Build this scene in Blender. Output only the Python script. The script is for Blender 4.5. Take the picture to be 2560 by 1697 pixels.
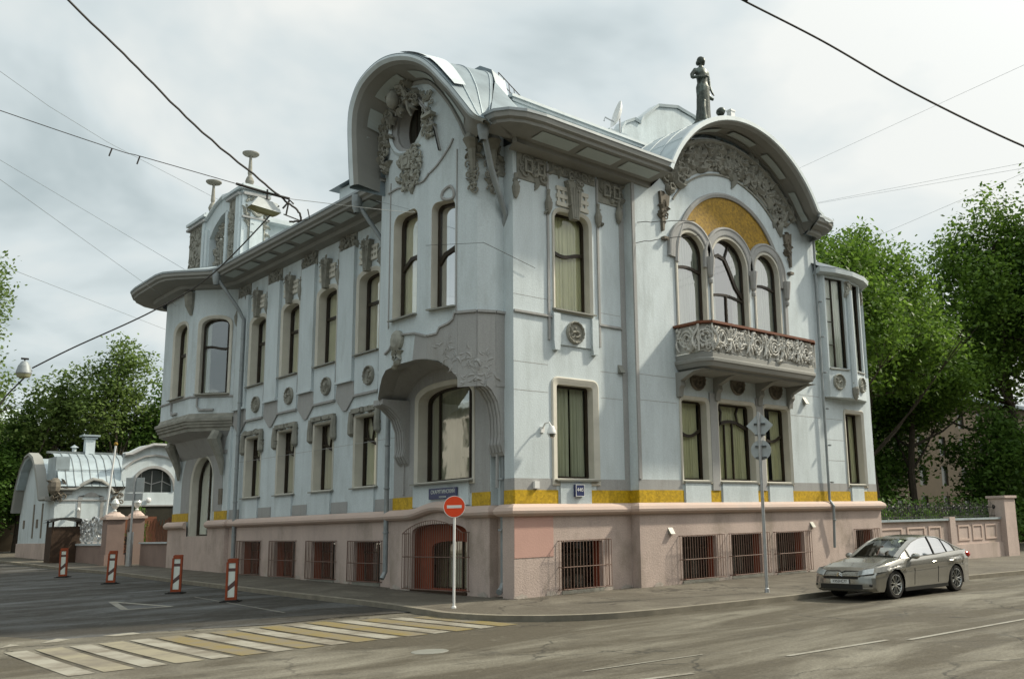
import bpy, bmesh, math, random
import numpy as np
from mathutils import Vector, Matrix
from mathutils.geometry import tessellate_polygon
S = bpy.context.scene
for o in list(bpy.data.objects): bpy.data.objects.remove(o)
R = math.radians
# ---------------------------------------------------------------- camera
cam = bpy.data.objects.new("camera", bpy.data.cameras.new("camera"))
S.collection.objects.link(cam); S.camera = cam
rt = Vector((0.71392492, -0.6997095, -0.02679237)); up = Vector((-0.10350158, -0.14329209, 0.98425342)); fw = Vector((0.6925306, 0.69990999, 0.17472082))
cam.matrix_world = Matrix(((rt.x, up.x, -fw.x, -15.10265), (rt.y, up.y, -fw.y, -19.68675), (rt.z, up.z, -fw.z, 1.9), (0, 0, 0, 1)))
cd = cam.data; cd.sensor_width = 36; cd.lens = 2312.72 / 2560 * 36
cd.shift_x = -(1571.61 - 1280) / 2560; cd.shift_y = (893.96 - 848.5) / 2560
cd.clip_start = 0.1; cd.clip_end = 3000
# ---------------------------------------------------------------- light
SUN = Vector((2.5, -1.0, 2.45)).normalized()          # towards the sun
el = math.asin(SUN.z); az = math.atan2(SUN.x, SUN.y)
sun = bpy.data.objects.new("sun", bpy.data.lights.new("sun", 'SUN')); S.collection.objects.link(sun)
sun.data.energy = 4.1; sun.data.angle = R(3.5); sun.data.color = (1.0, 0.92, 0.76)
sun.rotation_euler = SUN.to_track_quat('Z', 'Y').to_euler(); sun.location = (30, -12, 40)
W = bpy.data.worlds.new("World"); S.world = W; W.use_nodes = True
nt = W.node_tree; N = nt.nodes; Lk = nt.links
for n in list(N): N.remove(n)
def nd(t, **k):
    n = N.new(t)
    for a, b in k.items():
        if a in n.inputs: n.inputs[a].default_value = b
        else: setattr(n, a, b)
    return n
out = nd('ShaderNodeOutputWorld'); bg = nd('ShaderNodeBackground'); Lk.new(bg.outputs[0], out.inputs[0])
sky = nd('ShaderNodeTexSky', sky_type='NISHITA'); sky.sun_disc = False; sky.sun_elevation = el; sky.sun_rotation = az
sky.air_density = 1.5; sky.dust_density = 3.0
scl = nd('ShaderNodeVectorMath', operation='SCALE'); Lk.new(sky.outputs[0], scl.inputs[0]); scl.inputs['Scale'].default_value = 0.09
tc = nd('ShaderNodeTexCoord'); sep = nd('ShaderNodeSeparateXYZ'); Lk.new(tc.outputs['Generated'], sep.inputs[0])
zz = nd('ShaderNodeMath', operation='MAXIMUM'); Lk.new(sep.outputs[2], zz.inputs[0]); zz.inputs[1].default_value = 0.0
za = nd('ShaderNodeMath', operation='ADD'); Lk.new(zz.outputs[0], za.inputs[0]); za.inputs[1].default_value = 0.28
pr = nd('ShaderNodeVectorMath', operation='DIVIDE'); cb = nd('ShaderNodeCombineXYZ')
for i in range(3): Lk.new(za.outputs[0], cb.inputs[i])
Lk.new(tc.outputs['Generated'], pr.inputs[0]); Lk.new(cb.outputs[0], pr.inputs[1])
ns = nd('ShaderNodeTexNoise', noise_dimensions='3D'); ns.inputs['Scale'].default_value = 1.7; ns.inputs['Detail'].default_value = 5; ns.inputs['Roughness'].default_value = 0.5
ns.inputs['Distortion'].default_value = 0.35; Lk.new(pr.outputs[0], ns.inputs['Vector'])
dt = nd('ShaderNodeVectorMath', operation='DOT_PRODUCT'); Lk.new(tc.outputs['Generated'], dt.inputs[0]); dt.inputs[1].default_value = (0.80, -0.42, 0.42)
m1 = nd('ShaderNodeMath', operation='MULTIPLY_ADD'); Lk.new(dt.outputs['Value'], m1.inputs[0]); m1.inputs[1].default_value = 0.24; Lk.new(ns.outputs[0], m1.inputs[2])
rp = nd('ShaderNodeValToRGB'); Lk.new(m1.outputs[0], rp.inputs[0])
e = rp.color_ramp.elements; e[0].position = 0.36; e[0].color = (0.395, 0.465, 0.48, 1); e[1].position = 0.62; e[1].color = (0.78, 0.795, 0.765, 1)
q = rp.color_ramp.elements.new(0.48); q.color = (0.59, 0.655, 0.665, 1)
mx = nd('ShaderNodeMix', data_type='RGBA'); mx.inputs[0].default_value = 0.93
Lk.new(scl.outputs[0], mx.inputs[6]); Lk.new(rp.outputs[0], mx.inputs[7])
# the cloud deck is brightest round the sun and overhead, out of frame
d2 = nd('ShaderNodeVectorMath', operation='DOT_PRODUCT'); Lk.new(tc.outputs['Generated'], d2.inputs[0]); d2.inputs[1].default_value = Vector((SUN.x * .25, -.55, .85)).normalized()
mr = nd('ShaderNodeMapRange', interpolation_type='SMOOTHSTEP'); Lk.new(d2.outputs['Value'], mr.inputs[0])
for i, v in zip((1, 2, 3, 4), (0.15, 1.0, 1.0, 1.7)): mr.inputs[i].default_value = v
Lk.new(mx.outputs[2], bg.inputs[0]); Lk.new(mr.outputs[0], bg.inputs[1])
S.view_settings.view_transform = 'Standard'; S.view_settings.look = 'None'; S.view_settings.exposure = 0.25; S.view_settings.gamma = 1
S.render.engine = 'CYCLES'
# ---------------------------------------------------------------- materials
def mat(name, col, rough=.85, var=.12, scale=1.2, bump=0., bscale=40., metal=0., stain=None, sscale=.5, stretch=None, spec=.3, grain=0., streak=0., cell=0.):
    m = bpy.data.materials.new(name); m.use_nodes = True; t = m.node_tree; n = t.nodes; l = t.links
    b = n['Principled BSDF']; b.inputs['Roughness'].default_value = rough; b.inputs['Metallic'].default_value = metal
    b.inputs['Specular IOR Level'].default_value = spec
    g = n.new('ShaderNodeNewGeometry'); src = g.outputs['Position']
    if stretch:
        mp = n.new('ShaderNodeMapping'); mp.inputs['Scale'].default_value = stretch; l.new(src, mp.inputs[0]); src = mp.outputs[0]
    a = n.new('ShaderNodeTexNoise'); a.inputs['Scale'].default_value = scale; a.inputs['Detail'].default_value = 6; a.inputs['Roughness'].default_value = .6; l.new(src, a.inputs['Vector'])
    r = n.new('ShaderNodeMapRange'); l.new(a.outputs[0], r.inputs[0]); r.inputs[1].default_value = .3; r.inputs[2].default_value = .7; r.inputs[3].default_value = 1 - var; r.inputs[4].default_value = 1 + var
    v = n.new('ShaderNodeVectorMath'); v.operation = 'SCALE'; v.inputs[0].default_value = col; l.new(r.outputs[0], v.inputs['Scale']); last = v.outputs[0]
    if grain:
        f = n.new('ShaderNodeTexNoise'); f.inputs['Scale'].default_value = 28; f.inputs['Detail'].default_value = 3; l.new(g.outputs['Position'], f.inputs['Vector'])
        r3 = n.new('ShaderNodeMapRange'); l.new(f.outputs[0], r3.inputs[0]); r3.inputs[1].default_value = .3; r3.inputs[2].default_value = .7; r3.inputs[3].default_value = 1 - grain; r3.inputs[4].default_value = 1 + grain
        v2 = n.new('ShaderNodeVectorMath'); v2.operation = 'SCALE'; l.new(last, v2.inputs[0]); l.new(r3.outputs[0], v2.inputs['Scale']); last = v2.outputs[0]
    if stain:
        s = n.new('ShaderNodeTexNoise'); s.inputs['Scale'].default_value = sscale; s.inputs['Detail'].default_value = 8; s.inputs['Roughness'].default_value = .65; l.new(src, s.inputs['Vector'])
        r2 = n.new('ShaderNodeMapRange'); l.new(s.outputs[0], r2.inputs[0]); r2.inputs[1].default_value = .52; r2.inputs[2].default_value = .7; r2.inputs[3].default_value = 0; r2.inputs[4].default_value = stain[3]
        x = n.new('ShaderNodeMix'); x.data_type = 'RGBA'; l.new(r2.outputs[0], x.inputs[0]); l.new(last, x.inputs[6]); x.inputs[7].default_value = (*stain[:3], 1); last = x.outputs[2]
    if cell:
        vc = n.new('ShaderNodeTexVoronoi'); vc.inputs['Scale'].default_value = 15; l.new(g.outputs['Position'], vc.inputs['Vector']); sx = n.new('ShaderNodeSeparateXYZ'); l.new(vc.outputs['Color'], sx.inputs[0]); r5 = n.new('ShaderNodeMapRange'); l.new(sx.outputs[0], r5.inputs[0]); r5.inputs[3].default_value = 1 - cell; r5.inputs[4].default_value = 1 + cell
        v5 = n.new('ShaderNodeVectorMath'); v5.operation = 'SCALE'; l.new(last, v5.inputs[0]); l.new(r5.outputs[0], v5.inputs['Scale']); last = v5.outputs[0]
    if streak:
        mp2 = n.new('ShaderNodeMapping'); mp2.inputs['Scale'].default_value = (5, 5, .16); l.new(g.outputs['Position'], mp2.inputs[0]); s2 = n.new('ShaderNodeTexNoise'); s2.inputs['Scale'].default_value = 1; s2.inputs['Detail'].default_value = 7; s2.inputs['Roughness'].default_value = .7; l.new(mp2.outputs[0], s2.inputs['Vector'])
        r4 = n.new('ShaderNodeMapRange'); l.new(s2.outputs[0], r4.inputs[0]); r4.inputs[1].default_value = .5; r4.inputs[2].default_value = .78; r4.inputs[3].default_value = 1; r4.inputs[4].default_value = 1 - streak
        v4 = n.new('ShaderNodeVectorMath'); v4.operation = 'SCALE'; l.new(last, v4.inputs[0]); l.new(r4.outputs[0], v4.inputs['Scale']); last = v4.outputs[0]
    l.new(last, b.inputs['Base Color'])
    if bump:
        c = n.new('ShaderNodeTexNoise'); c.inputs['Scale'].default_value = bscale; c.inputs['Detail'].default_value = 4; l.new(g.outputs['Position'], c.inputs['Vector'])
        bp = n.new('ShaderNodeBump'); bp.inputs['Strength'].default_value = bump; bp.inputs['Distance'].default_value = .02; l.new(c.outputs[0], bp.inputs['Height']); l.new(bp.outputs[0], b.inputs['Normal'])
    return m
M = {}
M['blue'] = mat('pale_blue_plaster', (.545, .605, .62), .9, .08, 1.6, .3, 22, stain=(.36, .40, .39, .5), sscale=1.3, stretch=(1, 1, .3), grain=.08, streak=.10)
M['gray'] = mat('grey_plaster', (.345, .345, .335), .9, .1, 1.2, .25, 30, stain=(.2, .19, .165, .55), sscale=1.2, stretch=(1, 1, .3), grain=.08, streak=.15)
M['orn'] = mat('weathered_stucco_relief', (.25, .245, .21), .9, .22, 3, .3, 30)
M['ornd'] = mat('dark_bronze_toned_relief', (.16, .14, .11), .8, .3, 5, .3, 40)
M['orng'] = mat('grey_green_relief', (.30, .30, .26), .85, .2, 4, .3, 40)
M['cream'] = mat('cream_moulding', (.54, .52, .45), .85, .08, 2, .1, 30)
M['pink'] = mat('pink_plaster', (.47, .38, .335), .9, .12, .9, .5, 22, stain=(.27, .225, .18, .7), sscale=.8, stretch=(1, 1, .7), grain=.10, streak=.12)
M['pinkl'] = mat('pale_pink_cornice', (.52, .405, .345), .9, .06, 1, .2, 25, stain=(.45, .40, .36, .5), sscale=1.3)
M['pinkr'] = mat('fresh_pink_repaint', (.50, .31, .26), .9, .05, 1, .2, 25)
M['gold'] = mat('ochre_mosaic', (.28, .165, .012), .6, .15, 2.5, .3, 60, spec=.3, grain=.06, cell=.26)
M['yellow'] = mat('yellow_glazed_tile', (.47, .30, .012), .5, .12, 3, .25, 50, spec=.35, grain=.05, cell=.2)
M['roof'] = mat('zinc_roof_sheet', (.37, .43, .45), .42, .15, 1.5, .1, 6, metal=.35, stain=(.25, .28, .28, .6))
M['roofs'] = mat('slate_blue_roof_sheet', (.20, .245, .265), .5, .18, 1.5, .1, 6, metal=.15, stain=(.14, .17, .18, .6)); M['pinkd'] = mat('shaded_pink_render', (.24, .175, .15), .9, .15, 1, .3, 25, stain=(.2, .16, .13, .6))  # second pink is darkened in colour to stand for tree shade by the gate
M['roofl'] = mat('light_painted_roof_edge', (.50, .55, .56), .5, .1, 2, 0, metal=.1)
M['roofd'] = mat('dark_seamed_roof', (.10, .13, .15), .35, .15, 1.5, 0, metal=.4)
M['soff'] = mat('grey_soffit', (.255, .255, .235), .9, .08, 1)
M['soffl'] = mat('pale_soffit_panel', (.42, .47, .46), .9, .05, 1)
M['peel'] = mat('bare_old_plaster', (.40, .355, .31), .95, .2, 6, .5, 20); M['olived'] = mat('dark_olive_curtain', (.26, .27, .165), .95, .15, 3, stretch=(1, 1, .2)); M['curt2'] = mat('grey_green_curtain', (.52, .54, .42), .95, .12, 3, stretch=(1, 1, .2)); M['curt3'] = mat('beige_blind', (.62, .58, .42), .95, .1, 3)
M['pipe'] = mat('grey_painted_zinc_pipe', (.27, .295, .30), .5, .15, 3, 0, metal=.2)
M['frame'] = mat('dark_brown_frame', (.028, .02, .012), .45, .2, 5)
M['curt'] = mat('olive_cream_curtain', (.66, .65, .44), .95, .12, 3, stretch=(1, 1, .2))
M['curtw'] = mat('white_net_curtain', (.78, .79, .72), .95, .1, 3, stretch=(1, 1, .2))
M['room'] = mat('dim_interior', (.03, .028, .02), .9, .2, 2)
M['terra'] = mat('oxide_red_reveal', (.23, .06, .03), .9, .15, 3, .2, 30)
M['bars'] = mat('painted_iron_bars', (.17, .11, .085), .6, .15, 8)
M['iron'] = mat('black_iron', (.03, .03, .028), .5, .2, 6)
M['rust'] = mat('rust_brown_rail', (.16, .06, .03), .6, .15, 6)
M['sill'] = mat('sheet_metal_sill', (.24, .24, .21), .5, .12, 4, metal=.2)
M['bronze'] = mat('patinated_bronze', (.055, .062, .052), .42, .4, 9, .3, 30, metal=.6, stain=(.16, .20, .18, .7), sscale=3)
M['white'] = mat('white_paint', (.72, .72, .70), .5, .05, 4)
M['steel'] = mat('galvanised_steel', (.42, .43, .43), .38, .12, 9, metal=.5)
M['signback'] = mat('sign_back', (.40, .43, .43), .5, .1, 6, metal=.3)
M['red'] = mat('sign_red', (.75, .07, .018), .45, .04, 6)
M['orange'] = mat('dirty_orange_plastic', (.26, .055, .02), .6, .2, 9)
M['purple'] = mat('faded_stripe', (.10, .06, .055), .6, .15, 9)
M['reflw'] = mat('retroreflective_white', (.62, .66, .60), .5, .06, 9)
M['navy'] = mat('blue_enamel', (.035, .045, .12), .35, .08, 9, spec=.5)
M['rubber'] = mat('black_rubber', (.022, .021, .019), .85, .2, 9)
M['trunk'] = mat('bark', (.055, .045, .032), .95, .3, 6, .6, 20)
M['cable'] = mat('cable_black', (.035, .032, .028), .7, .1, 4)
M['thin'] = mat('thin_wire', (.16, .18, .18), .6, .1, 4)
M['wood'] = mat('dark_brown_boards', (.045, .026, .015), .7, .3, 5)
M['farwall'] = mat('shaded_far_facade', (.07, .055, .036), .9, .15, .6)  # colour lowered to carry the shade of the trees in front
M['farglass'] = mat('far_window_glass', (.05, .055, .05), .2, .2, 2, spec=.5)
def leafmat(name, c1, c2):
    m = bpy.data.materials.new(name); m.use_nodes = True; t = m.node_tree; n = t.nodes; l = t.links; b = n['Principled BSDF']
    b.inputs['Roughness'].default_value = .55; b.inputs['Specular IOR Level'].default_value = .25
    g = n.new('ShaderNodeNewGeometry'); a = n.new('ShaderNodeTexNoise'); a.inputs['Scale'].default_value = .55; a.inputs['Detail'].default_value = 4; l.new(g.outputs['Position'], a.inputs['Vector'])
    ad = n.new('ShaderNodeMath'); ad.operation = 'MULTIPLY_ADD'; l.new(g.outputs['Random Per Island'], ad.inputs[0]); ad.inputs[1].default_value = .5; l.new(a.outputs[0], ad.inputs[2])
    r = n.new('ShaderNodeValToRGB'); l.new(ad.outputs[0], r.inputs[0]); r.color_ramp.elements[0].position = .45; r.color_ramp.elements[0].color = (*c1, 1); r.color_ramp.elements[1].position = 1.0; r.color_ramp.elements[1].color = (*c2, 1)
    l.new(r.outputs[0], b.inputs['Base Color'])
    tr = n.new('ShaderNodeBsdfTranslucent'); l.new(r.outputs[0], tr.inputs[0]); mx = n.new('ShaderNodeMixShader'); mx.inputs[0].default_value = .45
    l.new(b.outputs[0], mx.inputs[1]); l.new(tr.outputs[0], mx.inputs[2]); l.new(mx.outputs[0], n['Material Output'].inputs[0])
    return m
M['leafR'] = leafmat('spring_leaves', (.045, .095, .013), (.15, .25, .036))
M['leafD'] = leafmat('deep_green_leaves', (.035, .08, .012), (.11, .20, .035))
M['leafL'] = leafmat('olive_green_leaves', (.07, .12, .028), (.20, .28, .075))
def glassmat(name, tint=(.93, .95, .92), refl=.09):
    m = bpy.data.materials.new(name); m.use_nodes = True; t = m.node_tree; n = t.nodes; l = t.links; n.remove(n['Principled BSDF'])
    tr = n.new('ShaderNodeBsdfTransparent'); tr.inputs[0].default_value = (*tint, 1); gl = n.new('ShaderNodeBsdfGlossy'); gl.inputs['Roughness'].default_value = .03
    no = n.new('ShaderNodeTexNoise'); no.inputs['Scale'].default_value = 1.4; g = n.new('ShaderNodeNewGeometry'); l.new(g.outputs['Position'], no.inputs['Vector'])
    bp = n.new('ShaderNodeBump'); bp.inputs['Strength'].default_value = .05; bp.inputs['Distance'].default_value = .05; l.new(no.outputs[0], bp.inputs['Height']); l.new(bp.outputs[0], gl.inputs['Normal'])
    lw = n.new('ShaderNodeLayerWeight'); lw.inputs[0].default_value = .35
    ma = n.new('ShaderNodeMath'); ma.operation = 'MULTIPLY_ADD'; l.new(lw.outputs['Fresnel'], ma.inputs[0]); ma.inputs[1].default_value = .5; ma.inputs[2].default_value = refl
    mx = n.new('ShaderNodeMixShader'); l.new(ma.outputs[0], mx.inputs[0]); l.new(tr.outputs[0], mx.inputs[1]); l.new(gl.outputs[0], mx.inputs[2]); l.new(mx.outputs[0], n['Material Output'].inputs[0])
    return m
M['glass'] = glassmat('window_glass', (.93, .95, .92), .045); M['mirror'] = glassmat('reflecting_window_glass', (.75, .8, .76), .32); M['carglass'] = glassmat('tinted_car_glass', (.22, .25, .22), .16)
# ---------------------------------------------------------------- mesh builder
class MB:
    def __init__(s): s.v = []; s.f = []; s.mi = []; s.cur = 0
    def add(s, vs, fs):
        b = len(s.v); s.v += [tuple(p) for p in vs]; s.f += [tuple(i + b for i in f) for f in fs]; s.mi += [s.cur] * len(fs); return b
    def box(s, c, d, rz=0, M_=None):
        x, y, z = d[0] / 2, d[1] / 2, d[2] / 2; ca, sa = math.cos(rz), math.sin(rz)
        vs = []
        for k in (-z, z):
            for a, b in ((-x, -y), (x, -y), (x, y), (-x, y)): vs.append((c[0] + a * ca - b * sa, c[1] + a * sa + b * ca, c[2] + k))
        s.add(vs, [(0, 3, 2, 1), (4, 5, 6, 7), (0, 1, 5, 4), (1, 2, 6, 5), (2, 3, 7, 6), (3, 0, 4, 7)])
    def quad(s, a, b, c, d): s.add([a, b, c, d], [(0, 1, 2, 3)])
    def strip(s, A, B, closed=False):
        n = len(A); b = s.add(list(A) + list(B), [])
        for i in range(n if closed else n - 1):
            j = (i + 1) % n; s.f.append((b + i, b + j, b + n + j, b + n + i)); s.mi.append(s.cur)
    def poly(s, loop, holes=()):
        ls = [[Vector(p) for p in loop]] + [[Vector(p) for p in h] for h in holes]
        fl = [p for l in ls for p in l]; s.add(fl, [tuple(t) for t in tessellate_polygon(ls)])
    def tube(s, pts, r, k=6, cap=True, r2=None):
        pts = [Vector(p) for p in pts]; n = len(pts); rings = []; pn = None
        for i, p in enumerate(pts):
            t = (pts[min(i + 1, n - 1)] - pts[max(i - 1, 0)]);
            if t.length < 1e-9: t = Vector((0, 0, 1))
            t.normalize()
            if pn is None: a = t.orthogonal().normalized()
            else:
                a = pn - t * pn.dot(t); a = a.normalized() if a.length > 1e-6 else t.orthogonal().normalized()
            pn = a; b = t.cross(a); rr = r if not isinstance(r, (list, tuple)) else r[i]
            rings.append([p + (a * math.cos(2 * math.pi * j / k) + b * math.sin(2 * math.pi * j / k)) * rr for j in range(k)])
        for i in range(n - 1): s.strip(rings[i], rings[i + 1], True)
        if cap: s.poly2(rings[0]); s.poly2(rings[-1])
    def poly2(s, ring): s.add(ring, [tuple(range(len(ring)))])
    def lathe(s, o, ax, prof, k=12, e1=None, sq=1.0):
        o = Vector(o); ax = Vector(ax).normalized(); a = Vector(e1) if e1 else ax.orthogonal().normalized(); b = ax.cross(a); prev = None
        for r, h in prof:
            ring = [o + ax * h + (a * math.cos(2 * math.pi * j / k) + b * math.sin(2 * math.pi * j / k) * sq) * r for j in range(k)]
            if prev: s.strip(prev, ring, True)
            prev = ring
    def ell(s, c, r, k=8, m=5, rot=None):
        c = Vector(c); rings = []
        for i in range(m + 1):
            t = math.pi * i / m; ring = []
            for j in range(k):
                a = 2 * math.pi * j / k; p = Vector((r[0] * math.sin(t) * math.cos(a), r[1] * math.sin(t) * math.sin(a), r[2] * math.cos(t)))
                if rot is not None: p = rot @ p
                ring.append(c + p)
            rings.append(ring)
        for i in range(m): s.strip(rings[i], rings[i + 1], True)
    def build(s, name, mats, parent=None, smooth=False, label=None):
        me = bpy.data.meshes.new(name); me.from_pydata(s.v, [], s.f)
        if not isinstance(mats, (list, tuple)): mats = [mats]
        for m in mats: me.materials.append(M[m] if isinstance(m, str) else m)
        if len(mats) > 1: me.polygons.foreach_set('material_index', s.mi)
        if smooth:
            me.polygons.foreach_set('use_smooth', [True] * len(me.polygons))
            try: me.set_sharp_from_angle(angle=R(40))
            except Exception: pass
        me.update(); o = bpy.data.objects.new(name, me); S.collection.objects.link(o)
        if parent: o.parent = parent
        if label: o['label'] = label
        return o
def tag(o, label=None, cat=None, group=None, kind=None):
    if label: o['label'] = label
    if cat: o['category'] = cat
    if group: o['group'] = group
    if kind: o['kind'] = kind
    return o
def empty(name, loc=(0, 0, 0), rz=0):
    o = bpy.data.objects.new(name, None); S.collection.objects.link(o); o.location = loc; o.rotation_euler = (0, 0, rz); return o
def copy_tree(o, parent=None):
    c = o.copy(); S.collection.objects.link(c); c.parent = parent
    for ch in [x for x in bpy.data.objects if x.parent == o]: copy_tree(ch, c)
    return c
class F:      # a vertical facade frame: u along it, z up, d outward
    def __init__(s, o, u, n): s.o = Vector((*o, 0)); s.u = Vector((*u, 0)).normalized(); s.n = Vector((*n, 0)).normalized()
    def __call__(s, u, z, d=0.): return s.o + s.u * u + s.n * d + Vector((0, 0, z))
def facet(p, q, side=1):
    u = Vector((q[0] - p[0], q[1] - p[1])); n = (u.y * side, -u.x * side); return F(p, u, n), u.length
def g(x, y): return .016 * max(0, y) - .012 * max(0, x - 12)
def arc(c, rx, rz, a0, a1, n=24): return [(c[0] + rx * math.cos(R(a0 + (a1 - a0) * i / n)), c[1] + rz * math.sin(R(a0 + (a1 - a0) * i / n))) for i in range(n + 1)]
def smooth_path(pts, k=8):
    pts = [Vector(p) for p in pts]; out = []
    for i in range(len(pts) - 1):
        p0, p1, p2, p3 = pts[max(i - 1, 0)], pts[i], pts[i + 1], pts[min(i + 2, len(pts) - 1)]
        for j in range(k):
            t = j / k; out.append(.5 * ((2 * p1) + (p2 - p0) * t + (2 * p0 - 5 * p1 + 4 * p2 - p3) * t * t + (3 * p1 - p0 - 3 * p2 + p3) * t ** 3))
    return out + [pts[-1]]
# opening loops ------------------------------------------------------------
def loop(o, gr=0., gb=None):
    gb = gr if gb is None else gb; u0, u1, z0, z1 = o['u0'] - gr, o['u1'] + gr, o['z0'] - gb, o['z1'] + gr; k = o.get('k', 'rnd'); c = (u0 + u1) / 2; a = (u1 - u0) / 2
    top = []
    if k in ('arch', 'seg'):
        h = a if k == 'arch' else o['h'] + gr * .3; n = 16; p = 1.0 if k == 'arch' else .8
        for i in range(n + 1):
            t = math.pi * i / n; ct, st = math.cos(t), math.sin(t); top.append((c + a * math.copysign(abs(ct) ** p, ct), z1 - h + h * st ** p))
    else:
        r = o.get('r', .12) + gr * .6
        for cx, a0 in ((u1 - r, 0), (u0 + r, 90)):
            for i in range(6): t = R(a0 + 90 * i / 5); top.append((cx + r * math.cos(t), z1 - r + r * math.sin(t)))
    return [(u0, z0), (u1, z0)] + top
def wall(mb, fr, outer, holes, rec=.3, d=0.):
    P = lambda l, dd: [fr(u, z, dd) for u, z in l]
    mb.poly(P(outer, d), [P(h, d) for h in holes])
    for h in holes: mb.strip(P(h, d), P(h, d - rec), True)
def slab(mb, fr, outer, d0, d1, holes=()):
    P = lambda l, dd: [fr(u, z, dd) for u, z in l]
    mb.poly(P(outer, d1), [P(h, d1) for h in holes]); mb.strip(P(outer, d0), P(outer, d1), True)
    for h in holes: mb.strip(P(h, d0), P(h, d1), True)
def rect(u0, u1, z0, z1): return [(u0, z0), (u1, z0), (u1, z1), (u0, z1)]
def ring(mb, fr, A, B, dA, dB): mb.strip([fr(u, z, dA) for u, z in A], [fr(u, z, dB) for u, z in B], True)
def bar(mb, fr, pts, w, d0, d1):
    n = len(pts); L_, R_ = [], []
    for i, (u, z) in enumerate(pts):
        a = pts[max(i - 1, 0)]; b = pts[min(i + 1, n - 1)]; du, dz = b[0] - a[0], b[1] - a[1]; l = math.hypot(du, dz) or 1; nu, nz = -dz / l * w / 2, du / l * w / 2
        L_.append((u + nu, z + nz)); R_.append((u - nu, z - nz))
    q = lambda l, d: [fr(u, z, d) for u, z in l]
    mb.strip(q(L_, d1), q(R_, d1)); mb.strip(q(L_, d0), q(L_, d1)); mb.strip(q(R_, d0), q(R_, d1))
    for i in (0, -1): mb.quad(fr(*L_[i], d0), fr(*L_[i], d1), fr(*R_[i], d1), fr(*R_[i], d0))
def sweep_arch(mb, fr, pts, prof):
    n = len(pts); rows = [[] for _ in prof]
    for i, (u, z) in enumerate(pts):
        a = pts[max(i - 1, 0)]; b = pts[min(i + 1, n - 1)]; du, dz = b[0] - a[0], b[1] - a[1]; l = math.hypot(du, dz) or 1; nu, nz = dz / l, -du / l
        for k, (r, d) in enumerate(prof): rows[k].append(fr(u + nu * r, z + nz * r, d))
    for k in range(len(prof) - 1): mb.strip(rows[k], rows[k + 1])
    mb.poly2([r[0] for r in rows]); mb.poly2([r[-1] for r in rows])
def sweep_plan(mb, path, prof, side=1, zf=None):
    n = len(path); rows = [[] for _ in prof]
    for i, p in enumerate(path):
        def nn(a, b):
            du, dv = b[0] - a[0], b[1] - a[1]; l = math.hypot(du, dv) or 1; return Vector((dv / l * side, -du / l * side))
        n1 = nn(path[i - 1], p) if i > 0 else None; n2 = nn(p, path[i + 1]) if i < n - 1 else None
        if n1 is None: m = n2
        elif n2 is None: m = n1
        else:
            m = n1 + n2; m = m / max(.35, (1 + n1.dot(n2)))
        zo = zf(i) if zf else 0
        for k, (o, z) in enumerate(prof): rows[k].append((p[0] + m.x * o, p[1] + m.y * o, z + zo))
    for k in range(len(prof) - 1): mb.strip(rows[k], rows[k + 1])
    mb.poly2([r[0] for r in rows]); mb.poly2([r[-1] for r in rows])
rng = random.Random(7)
def relief(mb, fr, mp, n, s, d=.05, kinds='sslb', seed=1):
    r = random.Random(seed)
    for i in range(n):
        a, b = r.random(), r.random(); k = r.choice(kinds); u, z = mp(a, b); q = s * r.uniform(.7, 1.25); t0 = r.uniform(0, 6.28)
        if k == 's':
            sg = r.choice((-1, 1)); pts = []
            for j in range(11):
                t = t0 + sg * j * .62; rr = q * (1 - j / 13); pts.append(fr(u + rr * math.cos(t) * .75, z + rr * math.sin(t) * .75, d * (.6 + .5 * j / 10)))
            mb.tube(pts, [q * .2 * (1 - .05 * j) for j in range(11)], 5)
        elif k == 'l':
            sg = r.choice((-1, 1)); Ls, Ms, Rs = [], [], []; hh = max(d, .0) + q * .34
            for j in range(6):
                t = t0 + sg * j * .2; cu_, cz_ = u + q * .36 * j * math.cos(t), z + q * .36 * j * math.sin(t); w_ = q * (.16, .42, .5, .42, .3, .02)[j] * (1.15 if j % 2 else .8); px, pz = -math.sin(t) * w_, math.cos(t) * w_; lift = hh * (.35 + .65 * math.sin(.35 + j * .5))
                Ls.append(fr(cu_ + px, cz_ + pz, lift * .35)); Ms.append(fr(cu_, cz_, lift)); Rs.append(fr(cu_ - px, cz_ - pz, lift * .35))
            mb.strip(Ls, Ms); mb.strip(Ms, Rs)
            mb.strip(Ls, [p - fr.n * .06 for p in Ls]); mb.strip(Rs, [p - fr.n * .06 for p in Rs])
        elif k == 'b': mb.ell(fr(u, z, d * .8), (q * .36,) * 3, 6, 4)
        elif k == 'r':
            mb.tube([fr(u + q * .6 * math.cos(t * .5236), z + q * .6 * math.sin(t * .5236), d) for t in range(13)], q * .15, 5, False)
def roundel(fr, u, z, r, parent, m='orn', seed=3, name='roundel'):
    mb = MB(); o = fr(u, z, 0); ax = fr.n
    mb.lathe(o, ax, [(r, .0), (r * 1.02, .05), (r * .93, .10), (r * .84, .08), (r * .8, .03), (0.001, .03)], 28)
    for k in range(14): t = k * .4488; mb.ell(fr(u + r * .9 * math.cos(t), z + r * .9 * math.sin(t), .10), (r * .07,) * 3, 5, 4)
    relief(mb, fr, lambda a, b: (u + r * .55 * (a ** .5) * math.cos(6.28 * b), z + r * .55 * (a ** .5) * math.sin(6.28 * b)), 9, r * .36, .06, 'slb', seed)
    return mb.build(name, m, parent, True)
def fillpoly(mb, fr, l, d): mb.poly([fr(u, z, d) for u, z in l])
rngc = random.Random(5)
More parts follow.
